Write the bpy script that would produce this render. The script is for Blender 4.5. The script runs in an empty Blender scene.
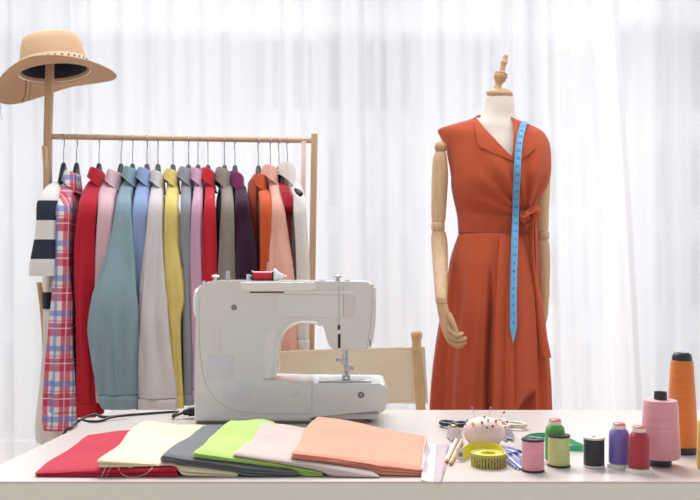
import bpy, bmesh, math, random
from mathutils import Vector, Matrix, noise
from mathutils.bvhtree import BVHTree
PI = math.pi
S = bpy.context.scene
C = S.collection
random.seed(7)

# ------------------------------------------------------------------ camera
CAM_H, F, HY, CX = 1.076, 950.0, 262.0, 350.0     # eye height, focal length in px, horizon row, centre column
cam = bpy.data.cameras.new('camera'); cam_o = bpy.data.objects.new('camera', cam); C.objects.link(cam_o)
cam_o.location = (0, 0, CAM_H); cam_o.rotation_euler = (PI/2, 0, 0)
cam.sensor_width = 36; cam.lens = 36*F/700; cam.shift_y = (HY-250)/700
cam.clip_end = 200
cam.dof.use_dof = True; cam.dof.focus_distance = 1.9; cam.dof.aperture_fstop = 11
S.camera = cam_o
# ------------------------------------------------------------------ world, sun, large lights, exposure
S.view_settings.view_transform = 'Standard'; S.view_settings.look = 'None'
S.view_settings.gamma = 1; S.view_settings.use_curve_mapping = False
S.view_settings.exposure = 0.0
W = bpy.data.worlds.new('world'); S.world = W; W.use_nodes = True
bg = W.node_tree.nodes['Background']
bg.inputs[0].default_value = (0.93, 0.96, 1.0, 1); bg.inputs[1].default_value = 0.58
sun = bpy.data.lights.new('sun', 'SUN'); sun.energy = 6.3; sun.angle = math.radians(35); sun.color = (1, .985, .97)
sun_o = bpy.data.objects.new('sun', sun); C.objects.link(sun_o)
sun_o.rotation_euler = (math.radians(-48), 0, math.radians(8)); sun_o.location = (0, 8, 8)
top = bpy.data.lights.new('overhead_fill', 'AREA'); top.shape = 'RECTANGLE'; top.size = 4.4; top.size_y = .7
top.energy = 46; top.color = (1, .99, .98)  # added fill lamp with no fixture, brightens shoulders and other upward faces
top_o = bpy.data.objects.new('overhead_fill', top); C.objects.link(top_o); top_o.location = (0, 2.72, 2.8)

# ------------------------------------------------------------------ measuring
def pt(px, py, Y):                       # point seen at a pixel, at distance Y
    return Vector(((px-CX)/F*Y, Y, CAM_H-(py-HY)/F*Y))
TZ = 0.75                                # tabletop height
def tp(px, py, z=0.0):                   # point on the tabletop (or z above it)
    Y = (CAM_H-TZ-z)*F/(py-HY)
    return Vector(((px-CX)/F*Y, Y, TZ+z))
def lerp(a, b, t): return a+(b-a)*t
def srgb(r, g, b):
    f = lambda c: c/12.92 if c <= .04045 else ((c+.055)/1.055)**2.4
    return (f(r/255), f(g/255), f(b/255), 1)
def interp(tab, v):                      # rows (v, a, b, ...) -> smooth interpolation
    if v <= tab[0][0]: return tab[0][1:]
    for i in range(len(tab)-1):
        if v <= tab[i+1][0]:
            t = (v-tab[i][0])/(tab[i+1][0]-tab[i][0])
            p0 = tab[max(i-1, 0)]; p1 = tab[i]; p2 = tab[i+1]; p3 = tab[min(i+2, len(tab)-1)]
            out = []
            for k in range(1, len(p1)):
                d = p2[0]-p1[0]
                m1 = (p2[k]-p0[k])/(p2[0]-p0[0])*d; m2 = (p3[k]-p1[k])/(p3[0]-p1[0])*d
                out.append((2*t**3-3*t**2+1)*p1[k]+(t**3-2*t**2+t)*m1+(-2*t**3+3*t**2)*p2[k]+(t**3-t**2)*m2)
            return tuple(out)
    return tab[-1][1:]
def smooth_path(pts, n=8):
    pts = [Vector(p) for p in pts]; out = []
    for i in range(len(pts)-1):
        p0 = pts[max(i-1, 0)]; p1 = pts[i]; p2 = pts[i+1]; p3 = pts[min(i+2, len(pts)-1)]
        for k in range(n):
            t = k/n
            out.append(.5*((2*p1)+(p2-p0)*t+(2*p0-5*p1+4*p2-p3)*t*t+(-p0+3*p1-3*p2+p3)*t**3))
    out.append(pts[-1]); return out

# ------------------------------------------------------------------ materials
MC = {}
def nt(name):
    m = bpy.data.materials.new(name); m.use_nodes = True
    return m, m.node_tree.nodes, m.node_tree.links, m.node_tree.nodes['Principled BSDF']
def mat(name, col, rough=.5, metal=0, coat=0, bump=0, bscale=60, var=0, spec=.5, trans=0):
    if name in MC: return MC[name]
    m, N, L, B = nt(name)
    c = srgb(*col)
    B.inputs['Base Color'].default_value = c; B.inputs['Roughness'].default_value = rough
    B.inputs['Metallic'].default_value = metal; B.inputs['Coat Weight'].default_value = coat
    B.inputs['Coat Roughness'].default_value = .08; B.inputs['Specular IOR Level'].default_value = spec
    B.inputs['Transmission Weight'].default_value = trans
    tc = N.new('ShaderNodeTexCoord')
    nz = N.new('ShaderNodeTexNoise'); nz.inputs['Scale'].default_value = bscale; nz.inputs['Detail'].default_value = 3
    L.new(tc.outputs['Object'], nz.inputs['Vector'])
    if bump:
        bp = N.new('ShaderNodeBump'); bp.inputs['Strength'].default_value = bump; bp.inputs['Distance'].default_value = .002
        L.new(nz.outputs[0], bp.inputs['Height']); L.new(bp.outputs[0], B.inputs['Normal'])
    mr = N.new('ShaderNodeMapRange'); mr.inputs[3].default_value = 1-max(var, .015); mr.inputs[4].default_value = 1+max(var, .015)
    hs = N.new('ShaderNodeHueSaturation'); hs.inputs['Color'].default_value = c
    L.new(nz.outputs[0], mr.inputs[0]); L.new(mr.outputs[0], hs.inputs['Value']); L.new(hs.outputs[0], B.inputs['Base Color'])
    MC[name] = m; return m
def weave_bump(N, L, B, tc, scale=900, strength=.25, extra=12, estr=.25):
    w1 = N.new('ShaderNodeTexNoise'); w1.inputs['Scale'].default_value = scale; w1.inputs['Detail'].default_value = 1
    w2 = N.new('ShaderNodeTexNoise'); w2.inputs['Scale'].default_value = extra; w2.inputs['Detail'].default_value = 3
    wm = N.new('ShaderNodeMapping'); wm.inputs['Scale'].default_value = (1, 1, .35); L.new(tc.outputs['Object'], wm.inputs[0])
    L.new(tc.outputs['Object'], w1.inputs['Vector']); L.new(wm.outputs[0], w2.inputs['Vector'])
    b1 = N.new('ShaderNodeBump'); b1.inputs['Strength'].default_value = strength; b1.inputs['Distance'].default_value = .001
    b2 = N.new('ShaderNodeBump'); b2.inputs['Strength'].default_value = estr; b2.inputs['Distance'].default_value = .02
    L.new(w1.outputs[0], b1.inputs['Height']); L.new(w2.outputs[0], b2.inputs['Height'])
    L.new(b2.outputs[0], b1.inputs['Normal']); L.new(b1.outputs[0], B.inputs['Normal'])
def fabric(name, col, rough=.9, sheen=.15, var=.05, estr=.55, slub=0, extra=12, thin=.12):
    if name in MC: return MC[name]
    m, N, L, B = nt(name); c = srgb(*col)
    B.inputs['Roughness'].default_value = rough; B.inputs['Sheen Weight'].default_value = sheen
    B.inputs['Specular IOR Level'].default_value = .2
    tc = N.new('ShaderNodeTexCoord')
    mp = N.new('ShaderNodeMapping'); mp.inputs['Scale'].default_value = (1, 1, .12 if slub else 1)
    nz = N.new('ShaderNodeTexNoise'); nz.inputs['Scale'].default_value = 260 if slub else 90; nz.inputs['Detail'].default_value = 4
    L.new(tc.outputs['Object'], mp.inputs[0]); L.new(mp.outputs[0], nz.inputs['Vector'])
    v = max(var, slub)
    mr = N.new('ShaderNodeMapRange'); mr.inputs[3].default_value = 1-v; mr.inputs[4].default_value = 1+v
    hs = N.new('ShaderNodeHueSaturation'); hs.inputs['Color'].default_value = c
    L.new(nz.outputs[0], mr.inputs[0]); L.new(mr.outputs[0], hs.inputs['Value']); L.new(hs.outputs[0], B.inputs['Base Color'])
    weave_bump(N, L, B, tc, extra=extra, estr=estr)
    if thin:
        tr = N.new('ShaderNodeBsdfTranslucent'); L.new(hs.outputs[0], tr.inputs['Color'])
        mx = N.new('ShaderNodeMixShader'); mx.inputs[0].default_value = thin
        L.new(B.outputs[0], mx.inputs[1]); L.new(tr.outputs[0], mx.inputs[2])
        L.new(mx.outputs[0], N['Material Output'].inputs[0])
    MC[name] = m; return m
def math_node(N, L, op, a, b=None, c=None):
    n = N.new('ShaderNodeMath'); n.operation = op
    for i, v in enumerate((a, b, c)):
        if v is None: continue
        if isinstance(v, (int, float)): n.inputs[i].default_value = v
        else: L.new(v, n.inputs[i])
    return n.outputs[0]
def wood(name, c1, c2, rough=.5, scale=(3, 3, .35), coat=.1):
    if name in MC: return MC[name]
    m, N, L, B = nt(name)
    tc = N.new('ShaderNodeTexCoord'); mp = N.new('ShaderNodeMapping'); mp.inputs['Scale'].default_value = scale
    nz = N.new('ShaderNodeTexNoise'); nz.inputs['Scale'].default_value = 30; nz.inputs['Detail'].default_value = 6; nz.inputs['Distortion'].default_value = .6
    cr = N.new('ShaderNodeValToRGB'); cr.color_ramp.elements[0].position = .3; cr.color_ramp.elements[1].position = .7
    cr.color_ramp.elements[0].color = srgb(*c1); cr.color_ramp.elements[1].color = srgb(*c2)
    L.new(tc.outputs['Object'], mp.inputs[0]); L.new(mp.outputs[0], nz.inputs['Vector']); L.new(nz.outputs[0], cr.inputs[0])
    L.new(cr.outputs[0], B.inputs['Base Color']); B.inputs['Roughness'].default_value = rough; B.inputs['Coat Weight'].default_value = coat
    MC[name] = m; return m
def thread(name, col, pitch=900):
    if name in MC: return MC[name]
    m, N, L, B = nt(name); c = srgb(*col)
    tc = N.new('ShaderNodeTexCoord')
    wv = N.new('ShaderNodeTexWave'); wv.bands_direction = 'Z'; wv.inputs['Scale'].default_value = pitch/6.28; wv.inputs['Distortion'].default_value = .8
    nz = N.new('ShaderNodeTexNoise'); nz.inputs['Scale'].default_value = 90
    mp = N.new('ShaderNodeMapping'); mp.inputs['Scale'].default_value = (.1, .1, 3)
    L.new(tc.outputs['Object'], wv.inputs['Vector']); L.new(tc.outputs['Object'], mp.inputs[0]); L.new(mp.outputs[0], nz.inputs['Vector'])
    mr = N.new('ShaderNodeMapRange'); mr.inputs[3].default_value = .85; mr.inputs[4].default_value = 1.12
    hs = N.new('ShaderNodeHueSaturation'); hs.inputs['Color'].default_value = c
    L.new(nz.outputs[0], mr.inputs[0]); L.new(mr.outputs[0], hs.inputs['Value']); L.new(hs.outputs[0], B.inputs['Base Color'])
    bp = N.new('ShaderNodeBump'); bp.inputs['Strength'].default_value = .5; bp.inputs['Distance'].default_value = .0006
    L.new(wv.outputs[1], bp.inputs['Height']); L.new(bp.outputs[0], B.inputs['Normal'])
    B.inputs['Roughness'].default_value = .42; B.inputs['Sheen Weight'].default_value = .2
    MC[name] = m; return m

# ------------------------------------------------------------------ mesh helpers
class MB:
    def __init__(s): s.bm = bmesh.new()
    def face(s, vs):
        try: return s.bm.faces.new(vs)
        except ValueError: return None
    def box(s, lo, hi, bev=0, seg=2, rot=None, about=None):
        r = bmesh.ops.create_cube(s.bm, size=1)
        vs = r['verts']; lo = Vector(lo); hi = Vector(hi); c = (lo+hi)/2; d = hi-lo
        for v in vs: v.co = Vector((v.co.x*d.x, v.co.y*d.y, v.co.z*d.z))+c
        if bev:
            es = list({e for v in vs for e in v.link_edges})
            r = bmesh.ops.bevel(s.bm, geom=es, offset=bev, segments=seg, profile=.5, affect='EDGES')
            vs = list({v for f in r['faces'] for v in f.verts} | {v for v in vs if v.is_valid})
        if rot:
            ab = Vector(about) if about else c
            for v in vs: v.co = rot @ (v.co-ab)+ab
        return vs
    def rings(s, rings, cap0=True, cap1=True, closed=True):
        R = [[s.bm.verts.new(p) for p in r] for r in rings]; n = len(R[0])
        for a, b in zip(R, R[1:]):
            for i in range(n if closed else n-1):
                s.face((a[i], a[(i+1) % n], b[(i+1) % n], b[i]))
        if cap0: s.face(R[0][::-1])
        if cap1: s.face(R[-1])
        return R
    def tube(s, path, rad, n=10, cap=True, flat=1.0):
        path = [Vector(p) for p in path]; rs = []
        up = None
        for i, p in enumerate(path):
            t = (path[min(i+1, len(path)-1)]-path[max(i-1, 0)]).normalized()
            if up is None:
                up = Vector((0, 0, 1)) if abs(t.z) < .9 else Vector((0, 1, 0))
            a = t.cross(up).normalized(); b = a.cross(t).normalized(); up = b
            r = rad(i/(len(path)-1)) if callable(rad) else (rad[i] if isinstance(rad, (list, tuple)) else rad)
            rs.append([p+a*math.cos(2*PI*k/n)*r+b*math.sin(2*PI*k/n)*r*flat for k in range(n)])
        return s.rings(rs, cap, cap)
    def lathe(s, prof, c=(0, 0, 0), n=32, axis='Z', cap=True):
        c = Vector(c); rs = []
        for r, h in prof:
            ring = []
            for k in range(n):
                a = 2*PI*k/n; u, v = r*math.cos(a), r*math.sin(a)
                if axis == 'Z': ring.append(c+Vector((u, v, h)))
                elif axis == 'X': ring.append(c+Vector((h, u, v)))
                else: ring.append(c+Vector((v, h, u)))
            rs.append(ring)
        return s.rings(rs, cap, cap)
    def sphere(s, c, r, sc=(1, 1, 1), n=16):
        r_ = bmesh.ops.create_uvsphere(s.bm, u_segments=n, v_segments=max(6, n//2), radius=r)
        for v in r_['verts']: v.co = Vector((v.co.x*sc[0], v.co.y*sc[1], v.co.z*sc[2]))+Vector(c)
    def prism(s, poly, y0, y1):          # polygon of (x, z), extruded along y
        a = [s.bm.verts.new((x, y0, z)) for x, z in poly]; b = [s.bm.verts.new((x, y1, z)) for x, z in poly]
        s.face(a); s.face(b[::-1]); n = len(a)
        for i in range(n): s.face((a[i], b[i], b[(i+1) % n], a[(i+1) % n]))
    def ribbon(s, path, widthv, th):     # strip with thickness; widthv: vector or fn(i) -> half width vector ; th: vector fn
        rs = []
        for i, p in enumerate(path):
            w = widthv(i/(len(path)-1)); t = (Vector(path[min(i+1, len(path)-1)])-Vector(path[max(i-1, 0)])).normalized()
            n = t.cross(w).normalized()*th/2
            p = Vector(p); rs.append([p-w-n, p+w-n, p+w+n, p-w+n])
        s.rings(rs)
    def build(s, name, m, parent=None, sharp=40, smooth=True, bevel=0):
        bmesh.ops.recalc_face_normals(s.bm, faces=s.bm.faces)
        if parent is not None:
            off = Vector((0, 0, 0)); q = parent
            while q: off += q.location; q = q.parent
            bmesh.ops.translate(s.bm, verts=s.bm.verts, vec=-off)
        me = bpy.data.meshes.new(name); s.bm.to_mesh(me); s.bm.free()
        if smooth:
            for p in me.polygons: p.use_smooth = True
            me.set_sharp_from_angle(angle=math.radians(sharp))
        ms = m if isinstance(m, (list, tuple)) else [m]
        for q in ms: me.materials.append(q)
        o = bpy.data.objects.new(name, me); C.objects.link(o)
        if parent is not None: o.parent = parent
        if bevel:
            bv = o.modifiers.new('bevel', 'BEVEL'); bv.width = bevel; bv.segments = 3; bv.limit_method = 'ANGLE'; bv.angle_limit = math.radians(40)
        return o
def tag(o, label, cat, group=None, kind=None):
    o['label'] = label; o['category'] = cat
    if group: o['group'] = group
    if kind: o['kind'] = kind
    return o
def thing(name, loc, label, cat, group=None):
    o = bpy.data.objects.new(name, None); C.objects.link(o); o.location = loc; o.empty_display_size = .05
    return tag(o, label, cat, group)
def single(mb, name, m, loc, label, cat, group=None, **k):
    bmesh.ops.translate(mb.bm, verts=mb.bm.verts, vec=-Vector(loc))
    o = mb.build(name, m, **k); o.location = loc
    return tag(o, label, cat, group)
def struct(o):
    o['kind'] = 'structure'; return o

# ================================================================== SETTING
wall_m = mat('white_paint', (238, 238, 238), .9)
floor_m = wood('floor_wood', (190, 165, 140), (214, 192, 168), .45, (.5, 6, 1))
m = MB(); m.box((-4, -2.5, -.08), (4, 5.0, 0)); struct(m.build('floor', floor_m))
for nm, x in (('wall_left', -3.1), ('wall_right', 3.0)):
    m = MB(); m.box((x, 1.0, 0), (x+.1, 4.95, 3.4)); struct(m.build(nm, wall_m))
WY = 4.75
m = MB()
m.box((-3.0, WY, 3.15), (3.0, WY+.15, 3.4)); m.box((-3.0, WY, 0), (3.0, WY+.15, .12))
struct(m.build('wall_back', wall_m))
frame_m = mat('window_frame_grey', (205, 208, 214), .5)
glass_m, N, L, B = nt('window_glass')
t = N.new('ShaderNodeBsdfTransparent'); t.inputs[0].default_value = (.96, .97, .98, 1)
g = N.new('ShaderNodeBsdfGlossy'); g.inputs['Roughness'].default_value = .02
mx = N.new('ShaderNodeMixShader'); mx.inputs[0].default_value = .04
L.new(t.outputs[0], mx.inputs[1]); L.new(g.outputs[0], mx.inputs[2]); L.new(mx.outputs[0], N['Material Output'].inputs[0])
xs = [-3.0, -1.5, 0, 1.5, 3.0]
for i in range(4):
    a, b = xs[i], xs[i+1]
    w = bpy.data.objects.new('window_%d' % (i+1), None); C.objects.link(w); w.location = (a, WY, .12); w['kind'] = 'structure'
    m = MB()
    for lo, hi in (((a, .12), (a+.04, 3.15)), ((b-.04, .12), (b, 3.15)), ((a+.04, .12), (b-.04, .17)), ((a+.04, 3.1), (b-.04, 3.15)), ((a+.04, 2.42), (b-.04, 2.46))):
        m.box((lo[0], WY+.04, lo[1]), (hi[0], WY+.1, hi[1]))
    m.build('window_frame', frame_m, w)
    m = MB(); m.box((a+.04, WY+.065, .17), (b-.04, WY+.07, 3.10)); m.build('window_pane', glass_m, w)
# pale office building across the street, seen dimly through the sheers
fac_m = mat('pale_render', (250, 250, 250), .8); pane_m = mat('dull_glazing', (170, 172, 190), .4); slab_m = mat('balcony_slab', (222, 222, 230), .8)
BY = 15.0
bld = thing('office_building', (0, BY, 0), 'pale building with rows of grey windows across the street behind the curtains', 'building')
m = MB(); m.box((-9, BY, -3), (9, BY+4, 9)); m.build('wall', fac_m, bld)
random.seed(3)
rows = [(-1.6, -.2), (.4, 1.5), (1.95, 3.0), (3.5, 4.7), (5.2, 6.3)]
for z0, z1 in rows:
    x = -6.6
    while x < 6.4:
        wd = random.choice((.1, .13, .16))
        m = MB(); m.box((x, BY-.03, z0), (x+wd, BY+.02, z1)); m.build('window', pane_m, bld)
        if random.random() < .35 :
            m = MB(); m.box((x+wd+.12, BY-.03, z0), (x+wd+.75, BY+.02, z1-.15)); m.build('window', slab_m, bld)
        x += .57
    m = MB(); m.box((-9, BY-.25, z0-.22), (9, BY, z0-.16)); m.build('ledge', slab_m, bld)

# sheer curtains
def sheer(name, dens):
    m, N, L, B = nt(name); N.remove(B)
    tc = N.new('ShaderNodeTexCoord'); nz = N.new('ShaderNodeTexNoise'); nz.inputs['Scale'].default_value = 2.5
    mp = N.new('ShaderNodeMapping'); mp.inputs['Scale'].default_value = (7, 1, .25)
    L.new(tc.outputs['Object'], mp.inputs[0]); L.new(mp.outputs[0], nz.inputs[0])
    mr = N.new('ShaderNodeMapRange'); mr.inputs[3].default_value = dens-.035; mr.inputs[4].default_value = dens+.035
    L.new(nz.outputs[0], mr.inputs[0])
    col = (.97, .975, 1, 1)
    tr = N.new('ShaderNodeBsdfTransparent')
    tl = N.new('ShaderNodeBsdfTranslucent'); tl.inputs[0].default_value = col
    df = N.new('ShaderNodeBsdfDiffuse'); df.inputs[0].default_value = col
    a = N.new('ShaderNodeMixShader'); a.inputs[0].default_value = .45; L.new(tl.outputs[0], a.inputs[1]); L.new(df.outputs[0], a.inputs[2])
    b = N.new('ShaderNodeMixShader'); L.new(mr.outputs[0], b.inputs[0]); L.new(tr.outputs[0], b.inputs[1]); L.new(a.outputs[0], b.inputs[2])
    L.new(b.outputs[0], N['Material Output'].inputs[0]); return m
sheer_m = sheer('sheer_white', .78)
hem_m = sheer('sheer_hem', .9)
def curtain(edge_l, edge_r, y, label, seed, folds):
    # edges: tables (z, x)
    rnd = random.Random(seed); ph = [rnd.uniform(0, 6.28) for _ in range(5)]
    z0, z1 = .015, 3.22; nx, nz_ = int(folds*14), 26
    m = MB(); g = []
    for j in range(nz_+1):
        z = lerp(z1, z0, j/nz_); xl = interp(edge_l, z)[0]; xr = interp(edge_r, z)[0]; row = []
        for i in range(nx+1):
            u = i/nx; uu = u+.12/folds*math.sin(2*PI*u*folds*.37+ph[0])
            amp = .011+.004*math.sin(3*u*6.28+ph[1])+.004*(1-z/2.8)
            yy = y+amp*math.sin(2*PI*uu*folds+ph[2]+.15*math.sin(z*2+ph[3]))+.0025*math.sin(2*PI*uu*folds*2.3+z+ph[4])
            row.append(m.bm.verts.new((lerp(xl, xr, u), yy, z)))
        g.append(row)
    for a, b in zip(g, g[1:]):
        for i in range(nx): m.face((a[i], a[i+1], b[i+1], b[i]))
    loc = Vector((interp(edge_l, 0)[0], y, 0))
    t_ = thing('sheer_curtain', loc, label, 'curtain', 'sheer curtains along the window')
    m.build('panel', sheer_m, t_)
    for xe, s in ((edge_l, 1), (edge_r, -1)):
        m = MB()
        p = [Vector((interp(xe, lerp(z1, z0, j/20))[0]+s*.012, y-.012, lerp(z1, z0, j/20))) for j in range(21)]
        m.ribbon(p, lambda t: Vector((.012, 0, 0)), .002)
        m.build('side_hem', hem_m, t_)
px_x = lambda px, Y: (px-CX)/F*Y
curtain([(0, -2.85), (3, -2.85)], [(0, px_x(533, 4.3)), (3, px_x(527, 4.3))], 4.32, 'wide sheer white curtain hanging behind the clothes rack and hat', 1, 30)
curtain([(0, px_x(498, 4.2)), (3, px_x(503, 4.2))], [(.4, px_x(642, 4.2)), (1.2, px_x(632, 4.2)), (1.8, px_x(623, 4.2)), (2.3, px_x(616, 4.2)), (3, px_x(612, 4.2))], 4.2, 'narrow sheer white curtain hanging behind the mannequin', 2, 6)
curtain([(0, px_x(606, 4.4)), (3, px_x(600, 4.4))], [(0, 2.8), (3, 2.8)], 4.42, 'sheer white curtain hanging behind the thread cones at right', 3, 11)

# ================================================================== TABLE
tab_m, N, L, B = nt('tabletop_laminate')
tc = N.new('ShaderNodeTexCoord'); mp = N.new('ShaderNodeMapping'); mp.inputs['Scale'].default_value = (1.2, 14, 1)
nz = N.new('ShaderNodeTexNoise'); nz.inputs['Scale'].default_value = 8; nz.inputs['Detail'].default_value = 5
cr = N.new('ShaderNodeValToRGB'); cr.color_ramp.elements[0].color = srgb(198, 188, 183); cr.color_ramp.elements[1].color = srgb(210, 202, 198)
L.new(tc.outputs['Object'], mp.inputs[0]); L.new(mp.outputs[0], nz.inputs[0]); L.new(nz.outputs[0], cr.inputs[0]); L.new(cr.outputs[0], B.inputs['Base Color'])
B.inputs['Roughness'].default_value = .28; B.inputs['Specular IOR Level'].default_value = .6
edge_m = mat('table_edge_white', (232, 232, 226), .6)
table = thing('work_table', (0, 1.75, 0), 'long white work table with a pale glossy top', 'table')
top_poly = [(-.571, 1.41), (1.35, 1.41), (1.35, 2.093), (-.52, 2.093)]
m = MB()
a = [m.bm.verts.new((x, y, TZ-.003)) for x, y in top_poly]; b = [m.bm.verts.new((x, y, TZ)) for x, y in top_poly]
m.face(a[::-1]); m.face(b)
for i in range(4): m.face((a[i], a[(i+1) % 4], b[(i+1) % 4], b[i]))
m.build('tabletop', tab_m, table, smooth=False)
m = MB()
a = [m.bm.verts.new((x, y, TZ-.05)) for x, y in top_poly]; b = [m.bm.verts.new((x, y, TZ-.003)) for x, y in top_poly]
m.face(a[::-1]); m.face(b)
for i in range(4): m.face((a[i], a[(i+1) % 4], b[(i+1) % 4], b[i]))
m.build('edge_band', edge_m, table, smooth=False)
for x, y in ((-.50, 1.46), (1.28, 1.46), (-.46, 2.03), (1.28, 2.03)):
    m = MB(); m.box((x-.025, y-.025, 0), (x+.025, y+.025, TZ-.05), .003); m.build('leg', edge_m, table)

# ================================================================== CLOTHES RACK
RY = 3.1
oak = wood('rack_oak', (192, 156, 122), (208, 176, 144), .5)
rack = thing('clothes_rack', (pt(180, 0, RY).x, RY, 0), 'light wooden clothes rack with a tall left post, full of garments', 'clothes rack')
def stick(path, w, name='post', d=None):
    m = MB(); d = d or w
    rs = [[p+Vector((sx*w/2, sy*d/2, 0)) for sx, sy in ((-1, -1), (1, -1), (1, 1), (-1, 1))] for p in map(Vector, path)]
    m.rings(rs); return m.build(name, oak, rack, bevel=.003)
lx = pt(48.5, 0, RY).x; rx = pt(313.5, 0, RY).x
p = pt(50, 62, RY); stick([p, pt(48, 135, RY), (lx-.012, RY, 0)], .024)
stick([pt(314.5, 133.5, RY), (rx-.02, RY, 0)], .021)
m = MB(); m.tube([pt(48.5, 136.5, RY), pt(314, 140.5, RY)], .0092, 14); m.build('rail', oak, rack)
BAR = lambda px: pt(px, 136.5+4*(px-48.5)/265.5, RY)
# curved side struts beside the left post, and feet
stick([pt(44.5, 146, 3.03), pt(46, 168, 3.04), pt(49, 205, 3.06), (lx+.01, 3.09, .9)], .014, 'strut', .02)
stick([pt(39, 282, 2.97), pt(42, 305, 2.98), pt(44, 330, 2.99), pt(45, 360, 3.0), Vector((pt(46, 0, 3.03).x, 3.03, .03))], .012, 'strut', .018)
for x in (lx-.012, rx-.02):
    m = MB(); m.box((x-.013, RY-.24, 0), (x+.013, RY+.24, .03), .004); m.build('foot', oak, rack)
m = MB(); m.tube([(lx-.012, RY, .16), (rx-.02, RY, .16)], .01, 12); m.build('lower_rail', oak, rack)

# hat on the post
straw = fabric('hat_felt', (200, 166, 134), .9, .1, .05, .1, thin=0)
lining = fabric('hat_lining', (44, 48, 66), .9, thin=0)
hc = pt(55, 71.5, RY)
hat = thing('brimmed_hat', hc, 'tan wide-brimmed hat resting on the tall rack post', 'hat')
def hatpt(th, r_in, z, k=0.0):
    x = r_in*math.cos(th); y = r_in*1.08*math.sin(th)
    droop = 0
    if k > 0:
        cx = math.cos(th)
        droop = -k*k*(.072*max(0, -cx)**1.6+.032*max(0, cx)**2) 
        if cx < 0: x *= 1+.0*k
    v = Vector((x, y, z+droop))
    v = Matrix.Rotation(math.radians(-8.5), 3, 'Y') @ (Matrix.Rotation(math.radians(-2), 3, 'X') @ v)
    return v+hc
def hat_shell(name, mt, prof, th=.003, n=56):
    m = MB(); rs = []
    for r, z, k, pinch in prof:
        ring = []
        for i in range(n):
            a = 2*PI*i/n; rr = r*(1-pinch*abs(math.sin(a))**3*.35)
            ring.append(hatpt(a, rr, z, k))
        rs.append(ring)
    m.rings(rs, name != 'brim', False); o = m.build(name, mt, hat, sharp=80)
    s_ = o.modifiers.new('solid', 'SOLIDIFY'); s_.thickness = th; s_.offset = 0
    return o
crown = [(.004, .095, 0, 0), (.04, .098, 0, .3), (.064, .113, 0, .5), (.078, .115, 0, .4), (.088, .106, 0, .2), (.094, .085, 0, 0), (.102, .045, 0, 0), (.107, .008, 0, 0), (.110, -.004, 0, 0)]
brim = [(.110, -.004, 0, 0)]+[(lerp(.113, .192, k/8), -.006+.004*k/8, k/8, 0) for k in range(0, 9)]
hat_shell('crown', straw, crown)
hat_shell('brim', straw, [b for b in brim][1:], .004).data
o = hat_shell('lining', lining, [(r-.006 if r > .02 else r, z-.006 if z > .05 else z-.003, k, q) for r, z, k, q in crown[:-1]], .001)
m = MB(); n = 60
m.rings([[hatpt(2*PI*i/n, (.1085, .1065, .1045)[j], .018+.009*j, 0) for i in range(n)] for j in range(3)], False, False)
o = m.build('hat_band', fabric('band_beige', (222, 200, 172), thin=0), hat)
m = MB()
for i in range(9):
    a = math.radians(-80+i*11); m.sphere(hatpt(a, .1095, .024), .0035, n=8)
m.build('band_beads', mat('bead_grey', (120, 122, 130), .4), hat)
cord_m = mat('hat_cord', (60, 56, 60), .8)
m = MB(); m.tube(smooth_path([pt(26, 80, RY-.02), pt(25.5, 92, RY-.02), pt(22, 103, RY-.02)]), .0012, 6)
m.tube(smooth_path([pt(31, 82, RY), pt(29.5, 94, RY), pt(28, 99, RY)]), .0006, 6)
m.build('cord', cord_m, hat)
m = MB(); m.tube(smooth_path([pt(1, 100, RY), pt(.5, 112, RY), pt(2, 120, RY)]), .0006, 6); m.build('cord', cord_m, hat)

# ------------------------------------------------------------------ hangers
steel = mat('hook_steel', (170, 172, 178), .25, 1); blk = mat('hanger_black', (44, 47, 54), .4)
def make_hanger():
    h = thing('clothes_hanger', (0, 0, 0), '', 'hanger')
    m = MB(); p = []
    for k in range(15):
        a = math.radians(-20+k*230/14); p.append(Vector((0, math.cos(a)*.016, .0+math.sin(a)*.016-.003)))
    p = p[::-1]; p = [Vector((0, -.0155, -.008+0))]*0+p
    path = p+[Vector((0, .014, -.022)), Vector((0, .003, -.036)), Vector((0, 0, -.05)), Vector((0, 0, -.085))]
    m.tube(path, .0016, 8); m.build('hook', steel, h)
    m = MB(); rs = []
    for k in range(25):
        u = -1+2*k/24; y = u*.165; z = -.120-.125*abs(u)**1.1; hh = .014-.007*abs(u)
        if abs(u) < .28: hh += .026*(1-abs(u)/.28)**.7
        w = .0095-.005*abs(u)
        sg = lambda q, e: math.copysign(abs(q)**e, q)
        rs.append([Vector((w*1.1*sg(math.cos(2*PI*i/16), .6), y, z+hh*sg(math.sin(2*PI*i/16), .8))) for i in range(16)])
    m.rings(rs); m.build('shoulder_bar', blk, h)
    m = MB(); m.tube([Vector((0, -.14, -.2)), Vector((0, .14, -.2))], .003, 8); m.build('trouser_bar', blk, h)
    return h
hanger0 = make_hanger(); used = [False]
def hanger(px, label, rz=0, dz=0):
    if not used[0]: h = hanger0; used[0] = True
    else:
        h = hanger0.copy(); C.objects.link(h)
        for ch in list(hanger0.children):
            c = ch.copy(); C.objects.link(c); c.parent = h
    b = BAR(px); h.location = b+Vector((0, 0, -.0035+dz)); h.rotation_euler = (0, 0, rz)
    tag(h, label, 'hanger', 'black hangers on the clothes rack'); return h

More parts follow.
